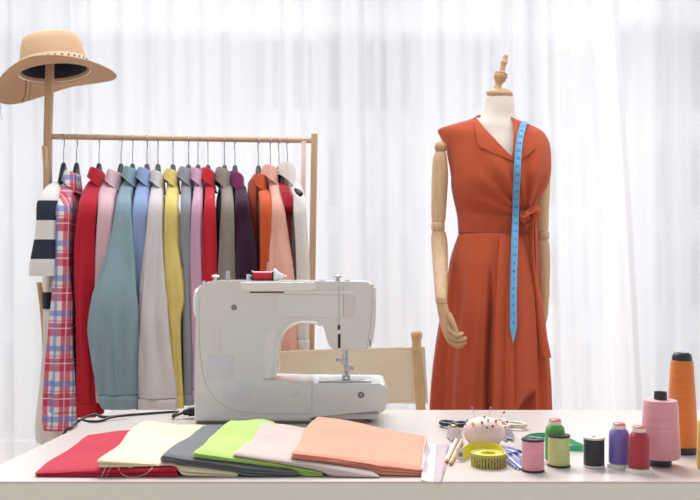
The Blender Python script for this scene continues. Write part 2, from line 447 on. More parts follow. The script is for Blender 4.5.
# ------------------------------------------------------------------ garments
def tube_outline(m, tab, seed, fold=.05, nf=5, depth=.5, n=36, step=5.0, endflat=False):
    """tab rows: (py, xl, xr, Y) outline of a hanging sleeve as seen, at its own distance"""
    ph = [random.Random(seed+i).uniform(0, 6.28) for i in range(5)]
    py = tab[0][0]; ys = []
    while py < tab[-1][0]: ys.append(py); py += step
    ys.append(tab[-1][0]); cs = []
    for py in ys:
        xl, xr, Y = interp(tab, py); a = pt(xl, py, Y); b = pt(xr, py, Y); cs.append(((a+b)/2, (b-a).length/2))
    rs = []
    for i, (c, hw) in enumerate(cs):
        t = (cs[min(i+1, len(cs)-1)][0]-cs[max(i-1, 0)][0]); t.x = 0; t.normalize()
        up = Vector((1, 0, 0)).cross(t).normalized()
        k = i/(len(cs)-1); dd = max(.016, min(.045, hw*depth*1.2)); ring = []
        if i == 0: hw *= .7; dd *= .5
        for q in range(n):
            a = 2*PI*q/n; z = c.z
            w = 1+fold*min(1, k*3)*(math.sin(nf*a+ph[0]+z*3)+.6*math.sin((nf+3)*a+ph[1]-z*5)+.4*math.sin(2*a+ph[2]+z*14))
            w += 1.6*fold*min(1, k*4)*noise.noise(Vector((2.6*math.cos(a)+seed, 2.6*math.sin(a), z*7)))
            cx = math.copysign(abs(math.cos(a))**.85, math.cos(a)); sx = math.copysign(abs(math.sin(a))**.85, math.sin(a))
            ring.append(c+Vector((1, 0, 0))*cx*hw*min(w, 1.05)+up*sx*dd*w)
        rs.append(ring)
    m.rings(rs); return cs
def body_mesh(m, xh, k, z_neck, z_sh, z_hem, hx, seed, hy0=.2, hy1=.215, flare=1.3, n=64):
    ph = [random.Random(seed*7+i).uniform(0, 6.28) for i in range(6)]; rs = []
    zs = [(z_neck, .05, .6), (lerp(z_neck, z_sh, .3), .085, .8), (lerp(z_neck, z_sh, .65), hy0*.72, 1), (z_sh, hy0*.97, 1), (z_sh-.04, hy0, 1)]
    nn = 16
    for i in range(1, nn+1):
        t = i/nn; zs.append((lerp(z_sh-.04, z_hem, t), lerp(hy0, hy1, t), lerp(1, flare, t)))
    for j, (z, hy, fx) in enumerate(zs):
        ring = []; am = min(1, max(0, (z_sh-z)/.25))
        for q in range(n):
            a = 2*PI*q/n; s, c = math.sin(a), math.cos(a)
            yy = math.copysign(abs(s)**.8, s)*hy; xx = math.copysign(abs(c)**.7, c)*hx*fx
            wave = am*hx*(.45*math.sin(yy*32+ph[0]+z*1.5)+.3*math.sin(yy*55+ph[1]-z*2))*(1 if c > 0 else .7)
            ring.append(Vector((xh+k*(yy)+xx+wave, RY+yy, z+(.006*math.sin(yy*25+ph[2]) if j == len(zs)-1 else 0))))
        rs.append(ring)
    m.rings(rs)
def collar_mesh(m, c, rx_, ry_, h, drop, tilt, k=0, n=40):
    """stand-and-fall collar round the neck at point c"""
    prof = [(0.0, -.012), (0.0, h*.5), (.004, h), (.010, h+.003), (.016, h-.004), (.020, h-drop*.5), (.026, h-drop), (.022, h-drop-.001), (.014, h-.012), (.006, h-.010), (.005, -.012)]
    rs = []
    for i in range(n):
        a = PI*2*i/n; ca, sa = math.cos(a), math.sin(a)
        ring = []
        for pi_, (o_, z) in enumerate(prof):
            zz = z-tilt*(ca+1)*.5*.03*(1 if 4 < pi_ < 8 else .25)
            ring.append(c+Vector(((rx_+o_*.8)*ca+k*(ry_+o_)*sa, (ry_+o_)*sa, zz)))
        rs.append(ring)
    rs.append(rs[0]); m.rings(rs, False, False)
    bmesh.ops.remove_doubles(m.bm, verts=m.bm.verts, dist=1e-6)
def garment(kind, label, cat, hook, tab, mt, hem_py=405, hx=.02, collar='shirt', cuff=14, seed=1, rz=None, collar_m=None, cuff_m=None, body_m=None, fold=.12, nf=5, hdesc=None, hy1=.215, flare=1.3, far=True, neck_py=None, buttons=False):
    xh = BAR(hook).x
    t0 = tab[0]; npy = neck_py or t0[0]
    z_neck = pt(0, npy+(12 if collar in ('shirt', 'jacket') else 4), RY).z; xl, xr, _ = interp(tab, tab[2][0]); Ysh = tab[2][3]
    sh = pt((xl+xr)/2, tab[2][0], Ysh)
    k = max(-.3, min(.3, (sh.x-xh)/(Ysh-RY)))
    root = thing(kind, (xh, RY, z_neck), label, cat, 'garments on the clothes rack')
    m = MB(); body_mesh(m, xh, k, z_neck-.012, sh.z-.024, pt(0, hem_py, 2.9).z, hx, seed, hy1=hy1, flare=flare)
    m.build('body', body_m or mt, root, sharp=70)
    if collar in ('shirt', 'jacket'):
        e = lambda q: tuple(interp(tab, q))[:2]
        tab = [(t0[0]+12, e(t0[0]+6)[0]+1, e(t0[0]+6)[1]-1, 3.10), (t0[0]+17,)+e(t0[0]+16)+(3.03,), (196,)+e(196)+(2.955,), (205,)+e(205)+(2.888,), (209,)+e(209)+(2.872,)]+[r for r in tab if r[0] > 214]
    m = MB(); last = tab[-1][0]
    tab2 = tab if not cuff else [r for r in tab if r[0] < last-cuff]+[(last-cuff,)+tuple(interp(tab, last-cuff))]
    cs = tube_outline(m, tab2, seed, fold, nf); m.build('sleeve', mt, root, sharp=70)
    if cuff:
        m = MB(); a = interp(tab, last-cuff); b = tab[-1][1:]
        tube_outline(m, [(last-cuff-1.2, a[0]-.3, a[1]+.3, a[2]), (last-cuff*.5, a[0]-.6, a[1]+.6, a[2]), (last, b[0], b[1], b[2])], seed, .02, nf, step=3)
        cf = m.build('cuff', cuff_m or mt, root, sharp=70)
        if buttons:
            m = MB()
            for bx, by in buttons: m.lathe([(0, 0), (.005, 0), (.0055, .0015), (.004, .003), (0, .003)], pt(bx, by, a[2]-.03), 12, 'Y')
            m.build('button', mat('button_pearl', (225, 225, 225), .3), cf)
    if far:
        m = MB(); path = []; 
        for i in range(14):
            t = i/13; path.append(Vector((xh-k*(.0)+k*.2, RY+.17+.05*min(1, t*5), lerp(sh.z+.02, sh.z-.45, t))))
        rs = []
        for i, p in enumerate(path):
            w = .03 if i else .012
            rs.append([p+Vector((w*.7*math.cos(2*PI*q/20), w*1.2*math.sin(2*PI*q/20), 0))*(1+.08*math.sin(5*q+i*.4)) for q in range(20)])
        m.rings(rs); m.build('sleeve', body_m or mt, root, sharp=70)
    if collar:
        cxl, cxr = t0[1], t0[2]; cc = pt((cxl+cxr)/2+.3, t0[0]+(8.5 if collar != 'tee' else 3), RY-.045); cc.x = xh*.3+cc.x*.7
        hw = (cxr-cxl)/2/F*RY
        m = MB()
        if collar == 'shirt': collar_mesh(m, cc, max(.011, hw*.52), .056, .026, .027, 1.7, k)
        elif collar == 'jacket': collar_mesh(m, cc, max(.012, hw*.56), .060, .026, .036, 2.2, k)
        else: collar_mesh(m, cc+Vector((0, .03, -.012)), max(.010, hw*.7), .06, .014, .02, 1, k)
        m.build('collar', collar_m or mt, root, sharp=70)
    hanger(hook, 'black hanger with a steel hook holding the '+(hdesc or label.split(',')[0]), math.atan(-k))
    return root

# procedural patterned cloths
def banded(name, bands, base, colour, zoff=0):
    m, N, L, B = nt(name); tc = N.new('ShaderNodeTexCoord'); sp = N.new('ShaderNodeSeparateXYZ')
    L.new(tc.outputs['Object'], sp.inputs[0]); acc = None
    for lo, hi in bands:
        a = math_node(N, L, 'GREATER_THAN', sp.outputs[2], lo); b = math_node(N, L, 'LESS_THAN', sp.outputs[2], hi)
        c = math_node(N, L, 'MULTIPLY', a, b); acc = c if acc is None else math_node(N, L, 'ADD', acc, c)
    mx = N.new('ShaderNodeMix'); mx.data_type = 'RGBA'; mx.inputs[6].default_value = srgb(*base); mx.inputs[7].default_value = srgb(*colour)
    L.new(acc, mx.inputs[0]); L.new(mx.outputs[2], B.inputs['Base Color']); B.inputs['Roughness'].default_value = .9
    weave_bump(N, L, B, tc); return m
def plaid(name):
    m, N, L, B = nt(name); tc = N.new('ShaderNodeTexCoord'); sp = N.new('ShaderNodeSeparateXYZ'); L.new(tc.outputs['Object'], sp.inputs[0])
    u = math_node(N, L, 'ADD', sp.outputs[0], math_node(N, L, 'MULTIPLY', sp.outputs[1], .7))
    u = math_node(N, L, 'ADD', u, math_node(N, L, 'MULTIPLY', sp.outputs[2], -.045))
    v = math_node(N, L, 'ADD', sp.outputs[2], 5.0); u = math_node(N, L, 'ADD', u, 5.0)
    def bands(c, per, lo, hi):
        f = math_node(N, L, 'FRACT', math_node(N, L, 'DIVIDE', c, per))
        return math_node(N, L, 'MULTIPLY', math_node(N, L, 'GREATER_THAN', f, lo), math_node(N, L, 'LESS_THAN', f, hi))
    last = None
    def over(prev, fac, col, k):
        mx = N.new('ShaderNodeMix'); mx.data_type = 'RGBA'
        if prev is None: mx.inputs[6].default_value = srgb(232, 222, 226)
        else: L.new(prev, mx.inputs[6])
        mx.inputs[7].default_value = srgb(*col); L.new(math_node(N, L, 'MULTIPLY', fac, k), mx.inputs[0]); return mx.outputs[2]
    P, Q = .064, .105
    last = over(last, bands(u, P, .04, .58), (200, 26, 78), .78); last = over(last, bands(v, Q, .05, .42), (198, 26, 76), .76)
    last = over(last, bands(u, P, .71, .81), (86, 130, 200), .7); last = over(last, bands(v, Q, .62, .78), (86, 130, 200), .66)
    last = over(last, bands(u, P, .28, .32), (240, 225, 232), .8); last = over(last, bands(v, Q, .26, .29), (240, 225, 232), .8)
    last = over(last, bands(v, Q, .47, .50), (200, 60, 100), .7)
    L.new(last, B.inputs['Base Color']); B.inputs['Roughness'].default_value = .9; weave_bump(N, L, B, tc); return m
def zz(py, Y, z_neck): return pt(0, py, Y).z-z_neck
zn = pt(0, 183+4, RY).z
stripe_sl = banded('navy_white_stripe', [(zz(219.5, 2.88, zn), zz(199.5, 2.88, zn)), (zz(258, 2.88, zn), zz(238.5, 2.88, zn))], (226, 223, 222), (38, 42, 62))
stripe_bd = banded('navy_white_stripe_body', [(zz(219.5, 2.88, zn), zz(199.5, 2.88, zn)), (zz(258, 2.88, zn), zz(238.5, 2.88, zn)), (zz(308, 2.9, zn), zz(291, 2.9, zn))], (224, 220, 218), (38, 42, 62))
plaid_m = plaid('pink_blue_plaid')
navy = fabric('navy_rib', (52, 56, 92))
G = garment
# leftmost: striped jersey top
stripy = G('striped_jersey_dress', 'navy and white wide-striped jersey dress at the left end of the rack', 'dress', 63.5,
  [(184, 51, 60, 3.05), (189, 46, 61, 2.98), (196, 40.5, 59, 2.90), (205, 37, 58, 2.88), (220, 36.5, 57.5, 2.87), (240, 34, 57, 2.87), (262, 29.5, 56.5, 2.86), (270, 28.5, 56, 2.86), (276, 28.5, 56, 2.86)],
  stripe_sl, 310, .02, 'tee', 0, 11, collar_m=navy, body_m=stripe_bd, hdesc='striped jersey dress', fold=.03)
m = MB(); tube_outline(m, [(268, 43, 60, 2.93), (310, 44.5, 64, 2.93), (350, 44, 66, 2.93), (390, 41, 68, 2.93), (425, 37, 68, 2.93), (441, 38, 64, 2.93)], 5, .07, 4, 1.0)
m.build('skirt_panel', stripe_bd, stripy, sharp=70)
G('plaid_shirt', 'pink, blue and white plaid shirt with a long hanging sleeve', 'shirt', 76.5,
  [(171, 66, 79, 3.07), (184, 61, 77, 2.98), (196, 56.5, 72.5, 2.91), (210, 55.5, 70.5, 2.88), (240, 55, 70, 2.87), (270, 54.5, 69.5, 2.86), (300, 52, 72, 2.86), (330, 49, 73, 2.86), (370, 45.5, 74.5, 2.86), (410, 43.5, 77, 2.86), (430, 44.5, 76, 2.86)],
  plaid_m, 395, .02, 'shirt', 19, 21, hdesc='plaid shirt')
crim = fabric('crimson_cotton', (192, 34, 54))
G('crimson_shirt', 'crimson red shirt beside the plaid shirt', 'shirt', 99,
  [(168, 92, 103.5, 3.07), (182, 88, 103, 2.98), (195, 82, 99.5, 2.91), (210, 78.5, 97, 2.88), (240, 75.5, 95.5, 2.87), (280, 75, 95, 2.86), (320, 76, 92, 2.86), (360, 77, 93, 2.86), (400, 77, 96, 2.86), (417, 77, 96, 2.86)],
  crim, 413, .032, 'shirt', 14, 31, hdesc='crimson shirt')
palepink = fabric('pale_pink_cotton', (228, 192, 202))
G('pale_pink_shirt', 'pale pink shirt between the crimson and chambray shirts', 'shirt', 121,
  [(170, 109, 121, 3.07), (183, 102, 120.5, 2.98), (195, 98.5, 115.5, 2.91), (210, 98, 114, 2.88), (240, 96, 112, 2.87), (280, 93, 108, 2.87), (320, 92.5, 106, 2.87), (360, 93, 106, 2.87), (402, 95, 106, 2.87)],
  palepink, 398, .024, 'shirt', 14, 41, hdesc='pale pink shirt')
cham = fabric('chambray', (142, 168, 180), slub=.10)
G('chambray_shirt', 'grey-blue chambray shirt with a wide buttoned sleeve', 'shirt', 132.5,
  [(167, 126, 138, 3.07), (182, 123, 136, 2.98), (196, 117.5, 132, 2.91), (210, 115.5, 132.5, 2.88), (240, 110.5, 135, 2.86), (270, 102, 137.5, 2.85), (300, 92.5, 139, 2.84), (325, 89, 139.5, 2.84), (350, 91.5, 139, 2.84), (380, 96.5, 138.5, 2.84), (408.5, 103, 137.5, 2.84)],
  cham, 400, .024, 'shirt', 15, 51, hdesc='chambray shirt', buttons=[(119.5, 400), (119.5, 404)], fold=.11)
pl_ = [o for o in bpy.data.objects if o.name.startswith('chambray_shirt')][0]
m = MB(); m.tube(smooth_path([pt(113.5, 348, 2.795), pt(115, 365, 2.793), pt(117.5, 380, 2.793), pt(119.5, 394, 2.795)], 5), .0022, 8); m.build('sleeve_placket', cham, pl_)
ltb = fabric('light_blue_cotton', (150, 172, 214))
G('light_blue_shirt', 'light periwinkle blue shirt right of the chambray shirt', 'shirt', 147,
  [(168, 139, 151, 3.07), (182, 138, 150.5, 2.98), (196, 134.5, 148.5, 2.91), (210, 133, 148, 2.88), (240, 131, 147, 2.87), (280, 132, 145, 2.87), (330, 134, 144, 2.87), (410, 136, 144, 2.87)],
  ltb, 405, .022, 'shirt', 12, 61, hdesc='light blue shirt')
wht = fabric('soft_white_cotton', (218, 212, 214))
G('soft_white_shirt', 'soft off-white shirt with a long flared sleeve beside the yellow shirt', 'shirt', 158,
  [(171, 152, 164, 3.07), (184, 151.5, 164, 2.98), (196, 149.5, 163.5, 2.91), (212, 148, 163.5, 2.88), (240, 145.5, 164, 2.86), (280, 141, 167, 2.85), (315, 139, 169, 2.84), (350, 139, 172.5, 2.84), (385, 138.5, 176, 2.84), (411, 138.5, 177, 2.84)],
  wht, 400, .024, 'shirt', 14, 71, hdesc='off-white shirt', fold=.12)
yel = fabric('butter_yellow_cotton', (232, 212, 128))
G('yellow_shirt', 'butter yellow shirt between the off-white and slate grey shirts', 'shirt', 173,
  [(169.5, 166, 178.5, 3.07), (184, 167, 179.5, 2.98), (197, 165.5, 178.5, 2.91), (212, 164.5, 178.5, 2.88), (240, 163.5, 180, 2.87), (275, 163.5, 184, 2.86), (300, 165, 185.5, 2.86), (316, 167, 181.5, 2.86), (350, 170.5, 181, 2.86), (408, 174, 184, 2.86)],
  yel, 390, .014, 'shirt', 14, 81, hdesc='yellow shirt', flare=1)
gry = fabric('slate_grey_wool', (150, 153, 165), estr=.15)
G('grey_shirt', 'slate grey shirt between the yellow and lilac-pink shirts', 'shirt', 188.5,
  [(167.5, 180, 191, 3.07), (182, 181, 191.5, 2.98), (196, 181, 191.5, 2.91), (212, 180.5, 191.5, 2.88), (240, 180, 191.5, 2.87), (300, 183, 193, 2.87), (405, 184.5, 194, 2.87)],
  gry, 400, .017, 'shirt', 12, 91, hdesc='slate grey shirt', flare=1)
lil = fabric('lilac_pink_cotton', (216, 172, 200))
G('lilac_pink_shirt', 'lilac-pink shirt between the grey and bright red shirts', 'shirt', 198,
  [(168.5, 192, 202.5, 3.07), (182, 194, 203.5, 2.98), (196, 193, 203, 2.91), (212, 191, 202.5, 2.88), (240, 190, 202.5, 2.87), (300, 191, 204, 2.87), (400, 192, 205, 2.87)],
  lil, 395, .018, 'shirt', 12, 101, hdesc='lilac-pink shirt', flare=1)
red = fabric('bright_red_cotton', (206, 40, 56))
G('bright_red_shirt', 'bright red shirt right of the lilac-pink shirt', 'shirt', 208,
  [(168.5, 203, 213, 3.07), (182, 204.5, 214.5, 2.98), (196, 205, 215, 2.91), (212, 204, 215.5, 2.88), (240, 202.5, 216.5, 2.87), (300, 203, 217, 2.87), (400, 204, 217, 2.87)],
  red, 395, .018, 'shirt', 12, 111, hdesc='bright red shirt', flare=1)
blkf = fabric('black_lining_cloth', (34, 33, 40)); tau = fabric('taupe_tweed', (152, 143, 134), var=.14, estr=.2)
G('taupe_tweed_jacket', 'taupe grey tweed jacket with black lining', 'jacket', 224.5,
  [(168, 217, 229, 3.07), (182, 219.5, 231.5, 2.98), (197, 221.5, 233.5, 2.91), (212, 221.5, 234.5, 2.88), (240, 219.5, 235, 2.87), (300, 217, 236.5, 2.87), (400, 217, 237, 2.87)],
  tau, 395, .026, 'jacket', 12, 121, body_m=blkf, hdesc='tweed jacket', flare=1)
plum = fabric('dark_plum', (58, 30, 54)); mag = fabric('magenta_plum', (132, 50, 104))
G('dark_plum_jacket', 'dark plum jacket with a lighter magenta collar', 'jacket', 235,
  [(172, 230, 243, 3.07), (184, 233, 245.5, 2.98), (200, 235.5, 248.5, 2.91), (215, 235, 250, 2.88), (245, 234.5, 256, 2.87), (280, 234.5, 258, 2.87), (400, 235, 259, 2.87)],
  plum, 395, .022, 'jacket', 12, 131, collar_m=mag, hdesc='dark plum jacket', flare=1)
ora = fabric('orange_linen', (214, 96, 52))
orange = G('orange_shirt', 'burnt orange shirt between the plum jacket and the peach shirt', 'shirt', 258.5,
  [(175, 255, 265.5, 3.07), (187, 256.5, 268, 2.98), (199, 259, 271.5, 2.91), (212, 260, 273, 2.88), (240, 260, 273, 2.87), (300, 260, 272, 2.87), (400, 260, 271, 2.87)],
  ora, 385, .02, 'shirt', 12, 141, hdesc='orange shirt', flare=1)
m = MB(); tube_outline(m, [(180, 249, 258, 3.04), (188, 247.5, 257.5, 3.0), (198, 247.5, 256.5, 2.97), (210, 249, 257.5, 2.95), (250, 250, 258.5, 2.94), (330, 252, 260, 2.94)], 138, .08, 4)
m.build('sleeve', fabric('rust_brown', (150, 62, 44)), orange, sharp=70)
pch = fabric('peach_cotton', (238, 182, 166))
G('peach_shirt', 'peach shirt with a wide hanging sleeve near the right end of the rack', 'shirt', 270.5,
  [(165.5, 264, 275.5, 3.07), (178, 266.5, 277.5, 2.98), (192, 270, 281, 2.91), (206, 271.5, 284, 2.88), (235, 269.5, 288, 2.87), (270, 267, 293, 2.86), (310, 267, 296, 2.86), (365, 268, 298, 2.86)],
  pch, 360, .02, 'shirt', 12, 151, hdesc='peach shirt')
dred = fabric('dark_red_jersey', (170, 22, 48))
G('dark_red_tee', 'dark red short-sleeved tee beside the white knit top', 'tee', 279,
  [(184, 277, 285, 3.06), (191, 279.5, 290, 2.97), (198, 282, 292.5, 2.91), (209, 284.5, 293.5, 2.88)],
  dred, 262, .018, None, 0, 161, hdesc='dark red tee', flare=1)
knit = fabric('white_knit', (232, 227, 224), estr=.5, extra=30)
G('white_knit_top', 'white knit top at the right end of the rack', 'top', 287.5,
  [(163, 282, 291, 3.07), (178, 286, 298.5, 2.98), (190, 289.5, 303, 2.92), (204, 293, 305.5, 2.88), (235, 295, 307.5, 2.87), (275, 296, 310, 2.87), (330, 297, 309, 2.87), (350, 298, 309, 2.87)],
  knit, 345, .02, 'jacket', 12, 171, hdesc='white knit top', fold=.06)
hk = [o for o in bpy.data.objects if o.get('label', '').endswith('holding the white knit top')][0]
m = MB(); m.tube([pt(295.5, 189.5, 2.90), pt(298, 191.5, 2.87), pt(301, 194.5, 2.86)], [.005, .009, .008], 16)
q_ = m.build('shoulder_tip', blk, None); q_.data.transform(Matrix.Translation(-hk.location)); q_.data.transform(hk.rotation_euler.to_matrix().to_4x4().inverted()); q_.parent = hk
m = MB(); rs = []
rp = smooth_path([pt(304, 141, RY-.012), pt(303.5, 175, RY-.03), pt(302.5, 210, RY-.03), pt(303.5, 260, RY-.03), pt(304, 330, RY-.03)])
m.ribbon(rp, lambda t: Vector((.0075, .001, 0)), .002)
single(m, 'pink_ribbon', fabric('ribbon_blush', (240, 210, 206)), rp[-1], 'blush pink ribbon hanging from the right end of the rack rail', 'ribbon')

#SPLIT2
# ================================================================== DIRECTOR'S CHAIR
canvas = fabric('natural_canvas', (238, 226, 206), estr=.12, thin=.2)
ch_wood = wood('chair_oak', (196, 160, 116), (214, 180, 138), .5)
CYR, CYL = 2.62, 2.80                                     # right and left back posts
chair = thing('director_chair', Vector((pt(330, 0, 2.7).x, 2.7, 0)), 'wooden folding chair with a natural canvas back behind the sewing machine', 'chair')
def cstick(path, w, name, d=None, bev=.003):
    m = MB(); d = d or w
    m.rings([[p+Vector((sx*w/2, sy*d/2, 0)) for sx, sy in ((-1, -1), (1, -1), (1, 1), (-1, 1))] for p in map(Vector, path)])
    return m.build(name, ch_wood, chair, bevel=bev)
pr, pb = pt(416.5, 345, CYR), pt(421, 412, CYR); pl, plb = pt(238, 352, CYL), pt(238, 408, CYL)
m = MB()
prof = [(0, .046), (.010, .045), (.0155, .040), (.0165, .034), (.0150, .026), (.0125, .018), (.0125, .006), (.014, 0), (.014, -.01), (.0, -.01)]
m.lathe(prof, pr+Vector((0, 0, -.006)), 20); m.build('finial', ch_wood, chair)
cstick([pr+Vector((0, 0, -.003)), pb, Vector((pb.x+.005, CYR, .60))], .026, 'back_post', .018)
cstick([pl+Vector((0, 0, .03)), plb, Vector((plb.x, CYL, .60))], .026, 'back_post', .018)
# canvas back: wraps both posts
m = MB(); rs = []
nx = 40
for i in range(nx+1):
    u = i/nx; px = lerp(232, 424.5, u)
    tpx = px; Y = lerp(CYL, CYR, u)+.02*math.sin(PI*u)
    zt = lerp(353.5, 346.5, u)+2.0*math.sin(PI*u)*-.3; zb = lerp(407.5, 403, u)-1*math.sin(PI*u)
    if i > nx*.965: Y -= 0
    a = pt(px, zt, Y); b = pt(px+ (1.6*(u > .5)), zb, Y)
    if u > .9: b.x += (u-.9)*.05; 
    th = .012 if (u < .1 or u > .885) else .0035
    ring = []
    for j in range(9): ring.append(a.lerp(b, j/8)+Vector((0, -th-.004*math.sin(u*9+j*.4), 0)))
    for j in range(8, -1, -1): ring.append(a.lerp(b, j/8)+Vector((0, th+.002, 0)))
    rs.append(ring)
m.rings(rs); cv = m.build('canvas_back', canvas, chair, sharp=60)
m = MB()
for zz_ in (0, 1):
    p = [pt(lerp(236, 421, i/20), lerp(352.6, 345.6, i/20)+(3.2 if zz_ == 0 else 56.5-lerp(0, 2.5, i/20)), lerp(CYL, CYR, i/20)+.02*math.sin(PI*i/20)-.0165) for i in range(21)]
    m.tube(p, .0009, 5)
seam_m = fabric('canvas_seam', (206, 190, 164), thin=0)
m.build('hem_stitching', seam_m, cv)
m = MB(); p = [pt(lerp(403.5, 405, i/6), lerp(349, 403, i/6), 2.645) for i in range(7)]; m.tube(p, .0012, 6); m.build('sleeve_seam', seam_m, cv)
# seat, arms, crossed legs
m = MB(); m.box((plb.x+.02, CYL-.42, .445), (pb.x-.02, CYL-.03, .452), .002); m.build('canvas_seat', canvas, chair)
for x, y in ((plb.x, CYL), (pb.x+.005, CYR)):
    m = MB(); m.box((x-.022, y-.46, .60), (x+.022, y+.03, .62), .006); m.build('armrest', ch_wood, chair)
    m = MB(); m.box((x-.012, y-.42, .42), (x+.012, y+.01, .45), .003); m.build('seat_rail', ch_wood, chair)
    m = MB(); m.box((x-.012, y-.43, 0), (x+.012, y+.02, .03), .003); m.build('foot_rail', ch_wood, chair)
    m = MB(); m.box((x-.012, y-.40, .45), (x+.012, y-.37, .60), .003); m.build('arm_post', ch_wood, chair)
for y in (2.36, 2.62):
    cstick([(plb.x, y, .43), (pb.x, y, .02)], .02, 'leg', .02); cstick([(pb.x, y+.022, .43), (plb.x, y+.022, .02)], .02, 'leg', .02)

# ================================================================== MANNEQUIN AND DRESS
MY = 3.2
linen = fabric('mannequin_linen', (226, 216, 206), var=.03, estr=.1, thin=0)
beech = wood('beech_wood', (198, 162, 124), (214, 180, 142), .45)
beech_d = wood('beech_wood_dark', (176, 138, 98), (200, 160, 118), .4)
mc = pt(499, 0, MY)
man = thing('dress_form_mannequin', (mc.x, MY, 0), 'cream dress form with jointed wooden arms and a turned wooden neck finial', 'mannequin')
# outline rows: py, xl, xr, depth half (m), depth centre offset
FORM = [(98, 486, 513.5, .045, .0), (108, 484, 514.5, .048, .0), (116, 479, 516, .054, .005), (122, 468, 521, .064, .01), (127, 452, 532, .072, .01), (133, 442, 541, .076, .01),
        (145, 445, 545, .086, .0), (160, 450, 545, .10, -.01), (175, 453, 543, .118, -.016), (190, 455, 539, .110, -.012), (210, 460, 530, .092, -.004), (233, 461, 526, .085, .0), (262, 456, 531, .105, .0), (300, 452, 536, .112, .0), (340, 458, 530, .10, 0)]
DRESS = [(118, 477, 514, .060, .005), (121, 467, 519, .066, .008), (125, 452, 529, .074, .01), (129, 439.5, 538, .082, .01), (134, 440, 544, .098, .008), (145, 445.5, 548.5, .11, .0), (160, 448.5, 549.5, .12, -.01), (175, 451, 548.5, .126, -.016),
         (187, 451.5, 545, .122, -.015), (200, 454, 537.5, .108, -.01), (215, 457.5, 530.5, .097, -.004), (233, 459, 528.5, .092, .0)]
SKIRT = [(233, 459, 528.5, .094, .0), (245, 454.5, 530, .110, .0), (260, 450, 533, .125, .0), (280, 447, 537, .14, .0), (300, 443.5, 540, .155, .0), (340, 436, 544, .175, 0), (380, 431.5, 546.5, .19, 0), (415, 429.5, 548, .20, 0), (500, 424, 556, .22, 0), (570, 421, 560, .23, 0)]
def sect(tab, py):
    xl, xr, d, o = interp(tab, py); a = pt(xl, py, MY); b = pt(xr, py, MY)
    return (a.x+b.x)/2, (b.x-a.x)/2, d, MY+o, a.z
def ringpt(tab, py, th, extra=0, e=.95):
    cx, hw, d, cy, z = sect(tab, py); c, s_ = math.cos(th), math.sin(th)
    return Vector((cx+math.copysign(abs(c)**e, c)*(hw+extra), cy+math.copysign(abs(s_)**e, s_)*(d+extra), z))
m = MB(); n = 48; rows = []
py = 98
while py < 340: rows.append(py); py += 4
m.rings([[ringpt(FORM, p, 2*PI*i/n) for i in range(n)] for p in rows]); m.build('torso', linen, man, sharp=80)
# neck cap, finial
nc = pt(499.5, 95, MY)
tilt = Matrix.Rotation(math.radians(4), 4, 'Y') @ Matrix.Rotation(math.radians(7), 4, 'X')
m = MB(); m.lathe([(0, -.004), (.043, -.004), (.0455, .002), (.044, .009), (.036, .016), (.022, .021), (0, .023)], (0, 0, 0), 40)
bmesh.ops.scale(m.bm, vec=(1, 1.02, 1), verts=m.bm.verts); bmesh.ops.transform(m.bm, matrix=Matrix.Translation(nc) @ tilt, verts=m.bm.verts)
m.build('neck_cap', beech_d, man)
m = MB(); fin = [(0, .018), (.013, .018), (.011, .024), (.009, .030), (.011, .036), (.016, .044), (.0195, .052), (.0205, .060), (.019, .063), (.0205, .066), (.015, .069), (.009, .073), (.0075, .083), (.0085, .094), (.011, .100), (.0085, .104), (.0075, .112), (.0085, .118), (.006, .123), (0, .124)]
m.lathe(fin, (0, 0, 0), 28); bmesh.ops.transform(m.bm, matrix=Matrix.Translation(nc+Vector((-.012, 0, 0))) @ Matrix.Rotation(math.radians(14), 4, 'Y') @ Matrix.Scale(1.13, 4), verts=m.bm.verts)
m.build('neck_finial', beech_d, man)
# stand
m = MB(); m.tube([(mc.x, MY, .02), (mc.x, MY, .95)], .014, 16); m.build('stand_pole', steel, man)
m = MB(); m.lathe([(0, 0), (.17, 0), (.17, .008), (.16, .014), (.03, .02), (0, .02)], (mc.x, MY, 0), 48); m.build('stand_base', steel, man)
# arms: rows of (px, py, half width px, Y)
def limb(name, rows, parent=man, mt=beech, n=24, flat=.9):
    m = MB(); rs = []
    tab = [(r[1], r[0], r[2], r[3]) for r in rows]; py = tab[0][0]; st = (tab[-1][0]-tab[0][0])/22
    for i in range(23):
        p = tab[0][0]+i*st; x, hw, Y = interp(tab, p); c = pt(x, p, Y); r = hw/F*Y
        rs.append([c+Vector((r*math.cos(2*PI*k/n), r*flat*math.sin(2*PI*k/n), 0)) for k in range(n)])
    m.rings(rs); return m.build(name, mt, parent, sharp=60)
AY = 3.16
la = limb('upper_arm', [(440.5, 152, 5.5, AY), (440, 158, 7, AY), (440, 175, 8.2, AY), (439, 200, 7.8, AY), (438.5, 216, 7.2, AY), (438.5, 222, 6.6, AY)])
m = MB(); m.sphere(pt(440.5, 147.5, AY), 6.2/F*AY, (1, 1, 1.05), 20); m.build('shoulder_joint', beech_d, man)
m = MB(); m.lathe([(0, -.0145), (.0195, -.0145), (.0225, -.010), (.0225, .010), (.0195, .0145), (0, .0145)], pt(438, 226.5, AY), 28); m.build('elbow_joint', beech, man)
fa = limb('forearm', [(438.5, 231, 6.4, AY), (439, 238, 8, AY), (440, 255, 8, AY-.03), (440.5, 275, 7.2, AY-.085), (441, 290, 6.4, AY-.13), (441.2, 298.3, 5.9, AY-.15)])
HYm = AY-.152
limb('wrist_joint', [(441.2, 297.6, 5.9, HYm), (441.4, 300.5, 6.0, HYm), (441.6, 303.2, 5.8, HYm)])
